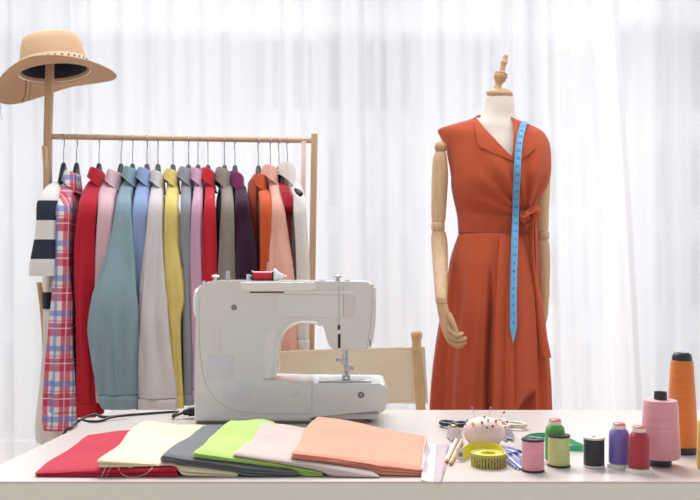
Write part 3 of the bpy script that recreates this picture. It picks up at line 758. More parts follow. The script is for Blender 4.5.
def chain(m, pts, rads, n=10):
    p = smooth_path(pts, 4); rr = []
    for i in range(len(p)):
        t = i/(len(p)-1)*(len(rads)-1); k = min(int(t), len(rads)-2); rr.append(lerp(rads[k], rads[k+1], t-k))
    # rounded tip
    d = (p[-1]-p[-2]).normalized(); r = rr[-1]
    p += [p[-1]+d*r*.6, p[-1]+d*r*.95]; rr += [r*.8, r*.25]
    m.tube(p, rr, n)
px_m = AY/F
def hp(px, py, dy=0): return pt(px, py, HYm+dy)
hand = bpy.data.objects.new('hand', None)
m = MB(); rs = []
for (x, y, hw, d, dy, t) in ((441.8, 303.6, 5.3, 5, 0, 0), (443, 309, 5.4, 4.6, 0, 0), (444.6, 315, 6.0, 4.2, -.002, .15), (446.4, 321, 6.3, 4.0, -.004, .3), (447.6, 327, 6.4, 3.8, -.006, .45), (448.8, 332, 6.0, 3.6, -.008, .6), (450.5, 336, 4.6, 3.2, -.010, .8)):
    c = hp(x, y, dy); rs.append([c+Vector((math.cos(2*PI*k/20)*hw*px_m*math.cos(t), math.sin(2*PI*k/20)*d*px_m, math.cos(2*PI*k/20)*hw*px_m*math.sin(t))) for k in range(20)])
m.rings(rs); hand = m.build('hand', beech, man, sharp=80)
m = MB(); chain(m, [hp(448.5, 314, -.012), hp(451, 319, -.018), hp(454, 326, -.022), hp(456.5, 333, -.022)], [.010, .0095, .0088, .0078]); m.build('thumb', beech, hand)
fingers = [([(448, 328, -.016), (452, 332.5, -.022), (457, 335.5, -.024), (462, 333.5, -.022)], [.0085, .008, .0075, .0065]),
           ([(446.5, 331, -.010), (451, 337, -.016), (457.5, 339.8, -.018), (465, 338.5, -.018)], [.009, .0085, .008, .007]),
           ([(445.5, 333, -.002), (450, 341, -.006), (457, 344.5, -.008), (464.5, 342.8, -.010)], [.009, .0085, .008, .007]),
           ([(446.5, 333, .008), (450.5, 341.5, .008), (456, 346, .006), (461.5, 346, .002)], [.0082, .0078, .007, .006])]
for f_, r_2 in fingers:
    m = MB(); chain(m, [hp(*q) for q in f_], r_2); m.build('finger', beech, hand)
BYa = 3.22
limb('upper_arm', [(539, 152, 6, BYa), (541, 160, 8, BYa), (542, 180, 8.2, BYa), (541.5, 205, 7.8, BYa), (541.5, 225, 7.2, BYa), (541.8, 231, 6.6, BYa)])
m = MB(); m.sphere(pt(538.5, 147.5, BYa), 6/F*BYa, (1, 1, 1.05), 20); m.build('shoulder_joint', beech_d, man)
m = MB(); m.lathe([(0, -.0135), (.018, -.0135), (.0215, -.009), (.0215, .009), (.018, .0135), (0, .0135)], pt(543, 235.3, BYa), 28); m.build('elbow_joint', beech, man)
limb('forearm', [(542.5, 239.5, 6, BYa), (542.5, 247, 7.2, BYa), (543, 265, 7.2, BYa), (543.5, 285, 6.2, BYa), (544, 298, 5.6, BYa)])
m = MB(); rs = []
for (x, y, hw, d) in ((544, 296.8, 5.0, 5), (543.5, 306, 5.2, 4.6), (542.5, 314, 5.8, 4.2), (541, 322, 5.8, 3.8), (539.5, 328, 5, 3.4)):
    c = pt(x, y, BYa); rs.append([c+Vector((math.cos(2*PI*k/20)*hw*px_m, math.sin(2*PI*k/20)*d*px_m, 0)) for k in range(20)])
m.rings(rs); hand2 = m.build('hand', beech, man, sharp=80)
for i in range(4):
    m = MB(); o_ = (i-1.5)*.012; chain(m, [pt(539.5, 326, BYa+o_), pt(537, 335, BYa+o_), pt(533, 342, BYa+o_), pt(528, 344, BYa+o_)], [.0085, .008, .0075, .0065]); m.build('finger', beech, hand2)
m = MB(); chain(m, [pt(540, 308, BYa-.02), pt(536, 318, BYa-.03), pt(533, 328, BYa-.03)], [.009, .0085, .0075]); m.build('thumb', beech, hand2)

# --- dress
rust_l = fabric('terracotta_linen', (192, 88, 58), slub=.07, estr=.25, extra=9, thin=.10)
dress = thing('wrap_dress', (mc.x, MY, .45), 'terracotta sleeveless linen wrap dress with a side tie, worn by the dress form', 'dress')
TRI = ((475, 116), (511.5, 157), (514.5, 112))
def in_v(px, py):
    if py < 117: return True if 472.5 < px < 515.5 else False
    # left edge from (475,118) to (512,157); right edge from (514,120) to (512,157)
    if py > 156.5: return False
    t = (py-118)/39; return 472.5+37*max(0, t) < px < 515.5-1.5*max(0, t)
def front(tab, px, py, off=0):
    """world point on the front surface seen at this pixel"""
    Y = MY
    for _ in range(6):
        z = pt(px, py, Y).z; x = pt(px, py, Y).x; pe = HY-(z-CAM_H)*F/MY
        pe = max(tab[0][0], min(tab[-1][0], pe)); cx, hw, d, cy, _z = sect(tab, pe)
        u = max(-.985, min(.985, (x-cx)/(hw+off*.5))); Y = cy-(d)*(1-abs(u)**(2/.95))**(.5*.95)-off
    return pt(px, py, Y)
m = MB(); n = 150; rows = []; py = 118.0
while py <= 233: rows.append(py); py += 1.4
rows.append(233)
def bod(p, th):
    v = ringpt(DRESS, p, th)
    if math.sin(th) < 0:          # creases running from the side tie
        ppx = CX+v.x/v.y*F; dx = ppx-527; dy = p-217
        if dy < 0:
            ang = math.atan2(-dy, -dx); r_ = math.hypot(dx, dy)
            a = math.exp(-((r_-25)/32)**2)*math.sin(ang*17)*.0065
            v.y += a
            v.y += .003*math.sin(ang*9+1)*min(1, r_/30)
    return v
V = [[m.bm.verts.new(bod(p, 2*PI*i/n)) for i in range(n)] for p in rows]
for j in range(len(rows)-1):
    for i in range(n):
        a, b, c, d = V[j][i], V[j][(i+1) % n], V[j+1][(i+1) % n], V[j+1][i]
        ctr = (a.co+b.co+c.co+d.co)/4; ppx = CX+ctr.x/ctr.y*F; ppy = HY-(ctr.z-CAM_H)/ctr.y*F
        if ctr.y < MY and in_v(ppx, ppy): continue
        m.face((a, b, c, d))
bmesh.ops.delete(m.bm, geom=[v for v in m.bm.verts if not v.link_faces], context='VERTS')
bod_o = m.build('bodice', rust_l, dress, sharp=80)
sd = bod_o.modifiers.new('solid', 'SOLIDIFY'); sd.thickness = .002; sd.offset = 1
def sheet(name, quadrows, tab, off, mt=rust_l, parent=dress, th=.003, nu=16, nv=16):
    """piece of cloth lying on the front surface; quadrows: rows of (left px,py) (right px,py) down its length; off may be fn(u,v)"""
    m = MB(); tops = []; bots = []
    for j in range(nv+1):
        v = j/nv; t = v*(len(quadrows)-1); k = min(int(t), len(quadrows)-2); f_ = t-k
        l = [lerp(quadrows[k][0][q], quadrows[k+1][0][q], f_) for q in (0, 1)]; r = [lerp(quadrows[k][1][q], quadrows[k+1][1][q], f_) for q in (0, 1)]
        a = []; b = []
        for i in range(nu+1):
            u = i/nu; o_ = off(u, v) if callable(off) else off
            e = front(tab, lerp(l[0], r[0], u), lerp(l[1], r[1], u), o_); a.append(e); b.append(e+Vector((0, th, 0)))
        tops.append(a); bots.append(b)
    rings = [a+b[::-1] for a, b in zip(tops, bots)]
    m.rings(rings); return m.build(name, mt, parent, sharp=50)
# left lapel (reaches from neck to the wrap point), and right collar
sheet('lapel', [((473, 118), (476, 117)), ((474.5, 126), (484.5, 128)), ((476.5, 136), (495, 139)), ((478.5, 146), (503.5, 148)), ((496, 154.5), (512.5, 157)), ((511, 160), (515, 161))], DRESS, lambda u, v: .006+.006*math.sin(PI*min(1, v*1.1))*(1-u*.4))
sheet('lapel', [((511, 116.5), (516.5, 119)), ((513, 121.5), (518.5, 125)), ((514, 130), (526, 134)), ((513.5, 140), (537, 147)), ((512.8, 150), (529, 154)), ((511.5, 158), (519, 161))], DRESS, lambda u, v: .005+.005*math.sin(PI*v))
m = MB(); band = []
for i in range(33):               # collar stand round the back of the neck
    th = lerp(math.radians(-32), math.radians(212), i/32)
    a = ringpt(DRESS, 118, th, .004); band.append([a+Vector((0, 0, -.012)), a+Vector((0, 0, .006)), a*1.0+Vector((math.cos(th)*-.003, math.sin(th)*-.003, .006)), a+Vector((-math.cos(th)*.003, -math.sin(th)*.003, -.012))])
m.rings(band); m.build('collar_stand', rust_l, dress)
# overlap edge of the wrap on the bodice and the waist seam
dark_l = fabric('terracotta_shadow_seam', (170, 76, 48), thin=0)
m = MB(); m.tube([front(DRESS, *q, .004) for q in ((513, 158), (517, 170), (521, 184), (524, 198), (527, 212))], .0016, 6); m.build('wrap_edge', rust_l, dress)
m = MB(); m.tube([ringpt(DRESS, 232.5, 2*PI*i/60, .002) for i in range(61)], .0018, 6, False); m.build('waist_seam', rust_l, dress)
# skirt with pleats
pl_ph = [(9, .9, .3), (14, .6, 1.4), (5, .45, 2.2), (23, .3, .8)]
def pleat(th, py):
    t = max(0, min(1, (py-236)/150)); s_ = 0
    for k, a, ph in pl_ph: s_ += a*math.cos(k*th+ph+.35*math.sin(2*th)+(py-300)*.0009*k*.3)
    s_ += 1.1*(.6-1.2*abs(math.sin(7.5*th+.6+.2*math.sin(3*th))))
    ctr = math.exp(-((th-math.radians(262))/.055)**2)   # deep fold at the front
    return t**.9*(.0175*s_)*(1 if t < 1 else 1)-ctr*.035*min(1, max(0, (py-262)/60))
def skv(py, th):
    v = ringpt(SKIRT, py, th); cx, hw, d, cy, z = sect(SKIRT, py); r = pleat(th, py)*(1-.65*abs(math.cos(th))**6)
    nrm = Vector((math.cos(th)/hw, math.sin(th)/d, 0)).normalized(); return v+nrm*r
m = MB(); n = 260; rows = []; py = 233.0
while py < 570: rows.append(py); py += 5
m.rings([[skv(p, 2*PI*i/n) for i in range(n)] for p in rows], False, False); sk = m.build('skirt', rust_l, dress, sharp=85)
sd = sk.modifiers.new('solid', 'SOLIDIFY'); sd.thickness = .002; sd.offset = -1
# front wrap panel of the skirt
sheet('wrap_panel', [((500, 236), (529.5, 236)), ((498, 262), (532, 262)), ((496.5, 300), (535, 300)), ((495, 340), (537, 340)), ((494, 370), (538, 366)), ((493.5, 398), (538.5, 386)), ((493, 425), (534, 391)), ((492, 450), (522, 404)), ((490, 470), (505, 440))], SKIRT,
      lambda u, v: .013+.011*min(1, v*2.5)*math.sin(u*11+.8+v*.8)*(.4+.6*v)+.006*min(1, v*2), nu=40, nv=40)
# side tie
m = MB(); kc = front(DRESS, 527, 217, .018)
rs = []
for i in range(29):
    a = 2*PI*i/28; R_ = .021+.004*math.sin(3*a); c = kc+Vector((math.cos(a)*R_*.95, -.004*math.sin(2*a), math.sin(a)*R_*.9))
    w = .012+.004*math.sin(2*a+1); rs.append([c+Vector((math.cos(a)*math.cos(b)*w*.7, math.sin(b)*w*1.3, math.sin(a)*math.cos(b)*w*.7)) for b in [2*PI*q/12 for q in range(12)]])
m.rings(rs, False, False); bmesh.ops.remove_doubles(m.bm, verts=m.bm.verts, dist=1e-5)
m.sphere(kc+Vector((-.004, -.004, -.002)), .017, (1.1, .8, .9), 16)
m.build('tie_knot', rust_l, dress, sharp=80)
m = MB(); rs = []
for (x, y, hw, dy) in ((525, 216, 3, -.02), (530, 211, 5, -.018), (534, 208.5, 5.5, -.012), (536.5, 212, 5, -.006), (534, 220, 4.5, -.004), (528, 224, 3.5, -.01)):
    c = pt(x, y, 3.11+dy); rs.append([c+Vector((math.cos(2*PI*k/14)*hw/F*3.1, math.sin(2*PI*k/14)*.014, math.sin(2*PI*k/14+.6)*hw*.7/F*3.1)) for k in range(14)])
m.rings(rs); m.build('tie_loop', rust_l, dress, sharp=80)
def tail(rows, Y0, seed):
    m = MB(); rs = []; tab = [(y, xl, xr, dy) for (y, xl, xr, dy) in rows]; k = 26; ph = seed
    for i in range(k+1):
        py = lerp(tab[0][0], tab[-1][0], i/k); xl, xr, dy = interp(tab, py); ring = []
        for s_ in range(9): ring.append(pt(lerp(xl, xr, s_/8), py+(s_/8-.5)*2*(i/k), Y0+dy+.008*math.sin(s_/8*5+ph+i*.08)))
        ring += [q+Vector((0, .003, 0)) for q in ring[::-1]]; rs.append(ring)
    m.rings(rs); return m.build('tie_tail', rust_l, dress, sharp=70)
tail([(220, 527, 534, 0), (240, 528.5, 534, 0), (270, 530, 535.5, -.01), (300, 532, 541, -.02), (330, 534, 546, -.03), (357, 536, 551.5, -.035)], 3.10, .3)
tail([(219, 532, 537, .01), (245, 533, 538, .01), (280, 534, 539.5, .0), (310, 535, 541, -.01), (345, 534, 545, -.01)], 3.12, 2)

# --- tape measure hung over the shoulder
tape_m = mat('tape_blue', (104, 172, 222), .5); ink_m = mat('tape_ink', (40, 52, 84), .6)
tl = [(523.5, 124), (520.5, 135), (518.5, 150), (517.3, 170), (516.3, 190), (515.6, 215), (514.6, 245), (513.8, 275), (513.3, 300), (513.4, 325), (513.2, 342.5)]
path = [ringpt(DRESS, 124, math.radians(60), .006)+Vector((.03, 0, -.05)), ringpt(DRESS, 122, math.radians(60), .006), pt(525, 121.5, 3.2)]
for x, y in tl:
    tab = DRESS if y < 228 else SKIRT
    path.append(front(tab, x, y, .014 if y < 228 else .034))
path = smooth_path(path, 8)
def seg_w(t): 
    w = .0108
    if t > .93: w *= max(.12, (1-t)/.07)
    return Vector((w, 0, 0))
m = MB(); m.ribbon(path, seg_w, .0012)
tape = single(m, 'tape_measure', tape_m, path[0], 'light blue tape measure with black numbers hung over the right side of the dress', 'tape measure', sharp=50)
def text_mesh(txt, size):
    cu = bpy.data.curves.new('t', 'FONT'); cu.body = txt; cu.size = size; cu.align_x = 'CENTER'; cu.align_y = 'CENTER'; cu.resolution_u = 2
    to = bpy.data.objects.new('t', cu); C.objects.link(to); bpy.context.view_layer.update()
    me = bpy.data.meshes.new_from_object(to.evaluated_get(bpy.context.evaluated_depsgraph_get())); bpy.data.objects.remove(to); bpy.data.curves.remove(cu); return me
def add_text(m, txt, size, mtx):
    me = text_mesh(txt, size); b = bmesh.new(); b.from_mesh(me); bmesh.ops.transform(b, matrix=mtx, verts=b.verts); tmp = bpy.data.meshes.new('x'); b.to_mesh(tmp); b.free(); m.bm.from_mesh(tmp)
    bpy.data.meshes.remove(me); bpy.data.meshes.remove(tmp)
L_ = 0; acc = [0]
for a, b in zip(path[::-1], path[::-1][1:]): acc.append(acc[-1]+(b-a).length)
rp_ = path[::-1]
m = MB()
def at_len(s_):
    for i in range(len(acc)-1):
        if acc[i+1] >= s_: t = (s_-acc[i])/(acc[i+1]-acc[i]); return rp_[i].lerp(rp_[i+1], t), (rp_[i+1]-rp_[i]).normalized()
    return rp_[-1], (rp_[-1]-rp_[-2]).normalized()
for k in range(2, 30):
    p_, d_ = at_len(k*.0275+.008)
    if p_.y > 3.16: break
    nrm = d_.cross(Vector((1, 0, 0))).normalized(); 
    if nrm.y > 0: nrm = -nrm
    xa = d_.cross(nrm)*-1
    if xa.x < 0: xa = -xa
    M4 = Matrix((xa, d_, nrm)).transposed().to_4x4(); M4.translation = p_+nrm*.0012
    add_text(m, str(k), .0135, M4)
    for q, ln in ((0, .006), (.25, .003), (.5, .004), (.75, .003)):
        p2, d2 = at_len((k+q+.45)*.0275+.008); e = p2+nrm*.0011
        for sg in (1,):
            a = e+xa*(-.0105); m.face([m.bm.verts.new(v) for v in (a-d2*.0005, a+xa*ln-d2*.0005, a+xa*ln+d2*.0005, a+d2*.0005)])
m.build('printed_numbers', ink_m, tape, smooth=False)
# ================================================================== SEWING MACHINE
MF = 1.91                                                  # distance of its front face
wh = mat('machine_white', (221, 222, 219), .22, coat=.4); wh2 = mat('machine_white_gloss', (234, 233, 231), .12, coat=.6)
grey_m = mat('machine_grey', (120, 120, 120), .4); chrome = mat('chrome', (200, 202, 205), .18, 1); dark = mat('slot_dark', (24, 24, 26), .5)
mp_ = lambda px, py: (pt(px, py, MF).x, pt(px, py, MF).z)
mach = thing('sewing_machine', (pt(290, 0, MF).x, MF+.07, TZ), 'white sewing machine standing on the middle of the work table', 'sewing machine')
def curve2(pts, n=6): return [(p.x, p.y) for p in smooth_path([Vector((x, y, 0)) for x, y in pts], n)]
arcs = []
outer = [(194, 421.5)]+curve2([(194.5, 380), (195.5, 330), (197, 292)], 3)+curve2([(197.6, 288.5), (199.5, 285.5), (203, 284.6)], 3)+curve2([(206, 283), (208, 281.6), (211, 281.2)], 3)
outer += [(240, 281), (300, 281.2), (345, 281.6)]+curve2([(364, 281.8), (371, 283), (375, 286.5), (376.4, 292)], 4)+curve2([(376.2, 305), (375.3, 325), (373, 340), (370.5, 348)], 3)+[(368, 350.6), (364, 351.2), (333, 349.8)]
outer += curve2([(329.5, 346), (326.5, 338), (324, 329), (320, 323), (312.5, 320), (303, 319.2)], 4)
outer += curve2([(290, 319.5), (279, 323.5), (270, 331), (264.5, 342), (262.5, 356), (262.8, 379)], 5)[1:]
outer += [(263.2, 383)]+[(300, 383.2), (380, 383.6)]+curve2([(384, 384), (386.4, 386), (387, 390)], 3)+curve2([(386.6, 404), (385.4, 409), (382.5, 413), (378, 414.2)], 3)+[(312.5, 413.4), (312, 421.5)]
body = []
for q in outer:
    if not body or (abs(q[0]-body[-1][0])+abs(q[1]-body[-1][1])) > .6: body.append(q)
D = .15
m = MB(); m.prism([mp_(*q) for q in body], MF, MF+D)
es = [e for e in m.bm.edges if all(abs(v.co.y-MF) < 1e-5 for v in e.verts)]+[e for e in m.bm.edges if all(abs(v.co.y-MF-D) < 1e-5 for v in e.verts)]
bmesh.ops.bevel(m.bm, geom=es, offset=.0065, segments=4, profile=.5, affect='EDGES', clamp_overlap=True)
m.build('body', wh, mach, sharp=50)
# glossy recessed rim round the arm opening (throat lining)
inn = curve2([(318.5, 326), (312, 324.8), (305, 324), (296, 325), (286, 331), (279.5, 340), (276, 352), (275, 372), (274.4, 378.5)], 5)
out2 = curve2([(317, 321.5), (311, 318), (304, 316.6), (290, 316.8), (277, 321.5), (267, 330.5), (261.5, 341.5), (259.3, 356), (259.3, 379)], 5)
m = MB(); rs = []
for (a, b) in zip(out2, inn):
    A = Vector((mp_(*a)[0], MF-.0006, mp_(*a)[1])); Bp = Vector((mp_(*b)[0], MF+.020, mp_(*b)[1])); Cc = Bp+Vector((0, .115, 0)); Dd = A+Vector((0, .135, 0))
    rs.append([A, A.lerp(Bp, .5)+Vector((0, -.003, 0)), Bp, Cc, Dd])
m.rings(rs); m.build('throat_rim', wh2, mach, sharp=60)
# bed top plate, base, feet
bx0, bz = mp_(263, 383); bx1, _ = mp_(386, 383)
def fb(px0, py0, px1, py1, y0, y1, name, mt, bev=.001, par=mach, seg=2):
    m = MB(); x0, z0 = mp_(px0, py1); x1, z1 = mp_(px1, py0); m.box((x0, y0, z0), (x1, y1, z1), bev, seg); return m.build(name, mt, par)
fb(314, 414.6, 379, 420.5, MF+.012, MF+D-.01, 'under_bed', wh, .002)
fb(196, 421.2, 313, 423.2, MF+.005, MF+D-.005, 'base_line', grey_m, .0005)
for x in (205, 300):
    for y in (.025, .12):
        m = MB(); X, Z = mp_(x, 424.5); m.lathe([(0, 0), (.010, 0), (.010, .008), (0, .008)], (X, MF+y, TZ), 16); m.build('rubber_foot', dark, mach)
m = MB(); X, Z = mp_(368, 420); m.lathe([(0, 0), (.009, 0), (.009, Z-TZ+.003), (0, Z-TZ+.003)], (X, MF+.06, TZ), 16); m.build('rubber_foot', dark, mach)
m = MB(); x0, z0 = mp_(318, 383.5); x1, _ = mp_(372, 383); m.box((x0, MF+.02, z0+.0005), (x1, MF+.11, z0+.003), .001); m.build('needle_plate', mat('plate_silver', (214, 214, 216), .3, .6), mach)
# seams and face details
seam = mat('seam_line', (188, 184, 180), .5)
def line(pts, r=.0005, name='seam_line', mt=seam, par=mach, dy=-.0001, n=6):
    m = MB(); m.tube([Vector((mp_(*q)[0], MF+dy, mp_(*q)[1])) for q in curve2(pts, n)], r, 6); return m.build(name, mt, par)
line([(199, 300), (199.5, 340), (202, 368), (208, 388), (220, 403), (236, 410.5), (256, 413.3), (285, 414), (311, 413.6)], .0006)
line([(312, 384.5), (312, 400), (312, 413)], .0004); line([(303, 385.5), (297.5, 392), (292, 399)], .0004)
def screw(px, py, r, dy=-.001):
    X, Z = mp_(px, py); m = MB(); m.lathe([(0, .002), (r*.55, .002), (r*.62, 0), (r, -.0006), (r*1.05, .0015), (r*1.05, .004), (0, .004)], (X, MF+dy, Z), 24, 'Y')
    o = m.build('screw', mat('screw_grey', (92, 98, 100), .35, .6), mach)
    m = MB(); m.box((X-r*.5, MF+dy-.0002, Z-r*.09), (X+r*.5, MF+dy+.0003, Z+r*.09)); m.build('screw_slot', dark, o)
screw(234, 307.5, .0052); screw(361, 395, .006)
decal = mat('faded_label_blue', (217, 218, 222), .3); decal2 = mat('faded_label_grey', (221, 219, 215), .3)
m = MB(); 
for (a, b, c, d) in ((207, 355.5, 234, 378), ):
    x0, z0 = mp_(a, d); x1, z1 = mp_(c, b); m.box((x0, MF-.0004, z0), (x1, MF+.001, z1), .0003)
m.build('faded_label', decal, mach)
m = MB(); x0, z0 = mp_(223, 400); x1, z1 = mp_(252, 380.5); m.box((x0, MF-.0004, z0), (x1, MF+.001, z1), .0003); m.build('faded_label', decal, mach)
m = MB(); x0, z0 = mp_(213, 352); x1, z1 = mp_(222, 329); m.box((x0, MF-.0003, z0), (x1, MF+.001, z1), .0003); m.build('faded_label', decal2, mach)
# top lid lip with a painted shadow under it
m = MB(); poly = curve2([(241, 282), (240.5, 286), (243, 290), (248, 291.2)], 3)+[(300, 290.8), (314, 290.3)]+curve2([(315.5, 290), (316, 286), (315.6, 282)], 3)
m.prism([mp_(*q) for q in poly], MF-.007, MF+.01); m.build('carry_handle', wh2, mach, bevel=.0018)
fb(250, 291.6, 284, 293, MF-.0008, MF+.004, 'handle_shadow_strip', mat('handle_shadow', (96, 66, 66), .6), .0003)  # dark strip standing in for the shade below the lip
fb(284, 290.8, 352, 293.4, MF-.0016, MF+.004, 'front_ledge', wh2, .0006)
# glossy tension panel and face plate
m = MB(); poly = [(276, 294.5), (343, 295.5), (343, 317.4), (290, 317.4), (283, 316.2), (277, 313)]
m.prism([mp_(*q) for q in poly], MF-.0012, MF+.002); m.build('front_window', mat('panel_gloss', (224, 226, 220), .05, coat=1), mach, bevel=.0005)
m = MB(); poly = [(344, 295.5), (356, 296), (354.5, 310), (352, 317.6), (344, 317.4)]
m.prism([mp_(*q) for q in poly], MF-.0014, MF+.002); m.build('tension_cover', mat('panel_warm', (216, 212, 204), .15, coat=.8), mach, bevel=.0006)
line([(343.3, 283), (343.3, 300), (343.3, 317)], .0004); line([(371.5, 284.5), (372.4, 300), (371, 322), (367.5, 345), (366.5, 350)], .0005)
for (a, b, c, d) in ((337.6, 325, 340.4, 329.6), ):
    fb(a, b, c, d, MF-.0006, MF+.003, 'lever_slot', dark, .0006)
fb(337.8, 334, 340.6, 348, MF-.0006, MF+.003, 'lever_slot', dark, .0006)
fb(336.8, 330.2, 341.2, 333.4, MF-.004, MF+.002, 'take_up_lever', wh2, .0008)
m = MB(); m.tube([Vector((mp_(339, y)[0], MF-.002-(.004 if y < 290 else 0), mp_(339, y)[1])) for y in (279.5, 284, 300, 331)], .0004, 6); m.build('upper_thread', mat('thread_grey', (150, 150, 150), .6), mach)
fb(369.5, 339.5, 370.8, 345.5, MF-.0004, MF+.003, 'thread_cutter', grey_m, .0004)
# needle bar and foot
NY = MF+.055
def np_(px, py): return pt(px, py, MF)[0], pt(px, py, MF)[2]
m = MB(); m.tube([(mp_(347.2, 349)[0], NY, mp_(0, 349)[1]), (mp_(347.2, 372)[0], NY, mp_(0, 372)[1])], .0038, 14); m.build('presser_bar', chrome, mach)
m = MB(); m.tube([(mp_(343.6, 349)[0], NY-.008, mp_(0, 349)[1]), (mp_(343.6, 362)[0], NY-.008, mp_(0, 362)[1])], .003, 12); m.build('needle_bar', chrome, mach)
m = MB(); X, Z = mp_(344, 364); m.box((X-.006, NY-.014, Z-.006), (X+.004, NY-.004, Z+.006), .001); nb = m.build('needle_clamp', chrome, mach)
m = MB(); m.lathe([(0, -.013), (.004, -.013), (.004, -.007), (.0018, -.007), (.0018, 0)], (X-.004, NY-.009, Z+.003), 14, 'X'); m.build('clamp_screw', chrome, nb)
m = MB(); m.tube([(X+.0, NY-.009, Z-.006), (X, NY-.009, Z-.030)], [.001, .0004], 8); m.build('needle', chrome, mach)
m = MB(); X, Z = mp_(347, 373); m.box((X-.0065, NY-.006, Z-.004), (X+.0065, NY+.006, Z+.010), .0012); m.lathe([(0, -.004), (.004, -.004), (.004, .004), (0, .004)], (X+.010, NY, Z+.004), 12, 'X'); m.build('foot_shank', chrome, mach)
m = MB(); X, Z = mp_(347, 378.5)
for s_ in (-1, 1): m.box((X-.002+s_*.0055-.003, NY-.024, bz+.0035), (X-.002+s_*.0055+.003, NY+.012, bz+.0055), .0006)
m.box((X-.010, NY-.006, bz+.0055), (X+.006, NY+.006, bz+.010), .001); m.box((X-.004, NY-.003, bz+.01), (X+.002, NY+.003, Z+.03), .0006); m.build('presser_foot', chrome, mach)
# hand wheel
m = MB(); X, Z = mp_(196, 304.5)
m.lathe([(0, -.0125), (.022, -.0125), (.031, -.010), (.034, -.004), (.034, .004), (.030, .006), (0, .006)], (X, MF+.06, Z), 48, 'X'); m.build('hand_wheel', wh2, mach, sharp=60)
# bobbin winder, spool pins, guides
m = MB(); X, Z = mp_(212, 281); m.lathe([(0, -.004), (.003, -.004), (.003, .006), (.0075, .0065), (.008, .010), (.006, .0115), (0, .0115)], (X, MF+.05, Z), 20); m.build('bobbin_stopper', wh2, mach)
m = MB(); X, Z = mp_(224, 281); m.lathe([(0, -.004), (.0042, -.004), (.004, .018), (.003, .020), (0, .020)], (X, MF+.06, Z), 16); m.build('bobbin_winder', chrome, mach)
m = MB(); X, Z = mp_(337.5, 281); m.lathe([(0, -.004), (.006, -.004), (.0045, .004), (.0085, .006), (.008, .010), (.003, .012), (0, .012)], (X, MF+.04, Z), 20); m.build('thread_guide', chrome, mach)
for x, r in ((321, .010), (347, .0075)):
    m = MB(); X, Z = mp_(x, 281); m.lathe([(0, -.003), (r, -.003), (r*.9, .0022), (r*.5, .003), (0, .003)], (X, MF+.06, Z), 24); m.build('top_dial', wh2, mach)
# horizontal spool of red thread with a white cap
SZ = mp_(0, 276.5)[1]; SYy = MF+.05
m = MB(); x0 = mp_(246, 0)[0]; x1 = mp_(285, 0)[0]; m.tube([(x0, SYy, SZ), (x1, SYy, SZ)], .002, 10); m.build('spool_pin', wh, mach)
m = MB(); m.box((x0-.004, SYy-.006, mp_(0, 282.5)[1]), (x0+.003, SYy+.006, SZ+.004), .001); m.build('spool_bracket', wh, mach)
xa, xb = mp_(249.5, 0)[0], mp_(271.5, 0)[0]
sp = thing('thread_spool', ((xa+xb)/2, SYy, SZ-.011), 'small red thread spool lying on its pin on top of the sewing machine', 'thread spool')
m = MB(); m.lathe([(.0025, xa+.002), (.0098, xa+.002), (.0098, xb-.002), (.0025, xb-.002)], (0, SYy, SZ), 28, 'X'); m.build('thread', thread('thread_scarlet', (200, 24, 48), 0.001), sp)
for x in (xa, xb-.0025):
    m = MB(); m.lathe([(.0025, x), (.0115, x), (.0115, x+.0025), (.0025, x+.0025)], (0, SYy, SZ), 28, 'X'); m.build('spool_rim', blk, sp)
m = MB(); x = xb+.0015; m.lathe([(0, x), (.0150, x), (.0152, x+.004), (.010, x+.008), (.0055, x+.015), (.004, x+.019), (0, x+.019)], (0, SYy, SZ), 28, 'X'); m.build('spool_cap', wh2, mach)

# power cord
cordm = mat('cable_black', (30, 31, 36), .45)
cord = thing('power_cord', tp(160, 412)+Vector((0, 0, 0)), 'black power cord with a loop, running from the sewing machine over the table edge', 'power cord')
m = MB(); z3 = .003
pts = [tp(178, 409.5+2, .004), tp(160, 412.5, z3), tp(140, 414, z3), tp(120, 415.5, z3), tp(108, 416.8, z3), tp(100, 416.0, z3), tp(94, 414.6, z3), tp(84, 418, z3), tp(75, 424, z3), tp(71.5, 427.5, z3)]
e_ = pts[-1]; pts += [e_+Vector((-.012, .0, -.008)), e_+Vector((-.018, .003, -.05)), e_+Vector((-.02, .01, -.3))]
m.tube(smooth_path(pts, 8), .0026, 10); m.build('cable', cordm, cord)
m = MB(); pts = [tp(128, 414.9, .0075), tp(112, 417.2, .006), tp(103, 420.2, z3), tp(96, 421.3, z3), tp(86, 420.8, z3), tp(82, 419.6, z3), tp(78.5, 421.0, .007)]
m.tube(smooth_path(pts, 8), .0026, 10); m.build('cable_loop', cordm, cord)
m = MB(); a = tp(174, 409.6, .009); b = Vector((mp_(193, 0)[0]-.0, MF+.075, TZ+.016)); a = Vector((b.x-.032, b.y-.004, TZ+.012))
m.tube([a, a.lerp(b, .3), a.lerp(b, .32), b], [.006, .0075, .010, .010], 16); m.build('plug', cordm, cord)
m = MB(); m.tube(smooth_path([a, a+Vector((-.02, -.01, -.006)), tp(178, 411.5, .004)], 6), .0028, 10); m.build('strain_relief', cordm, cord)

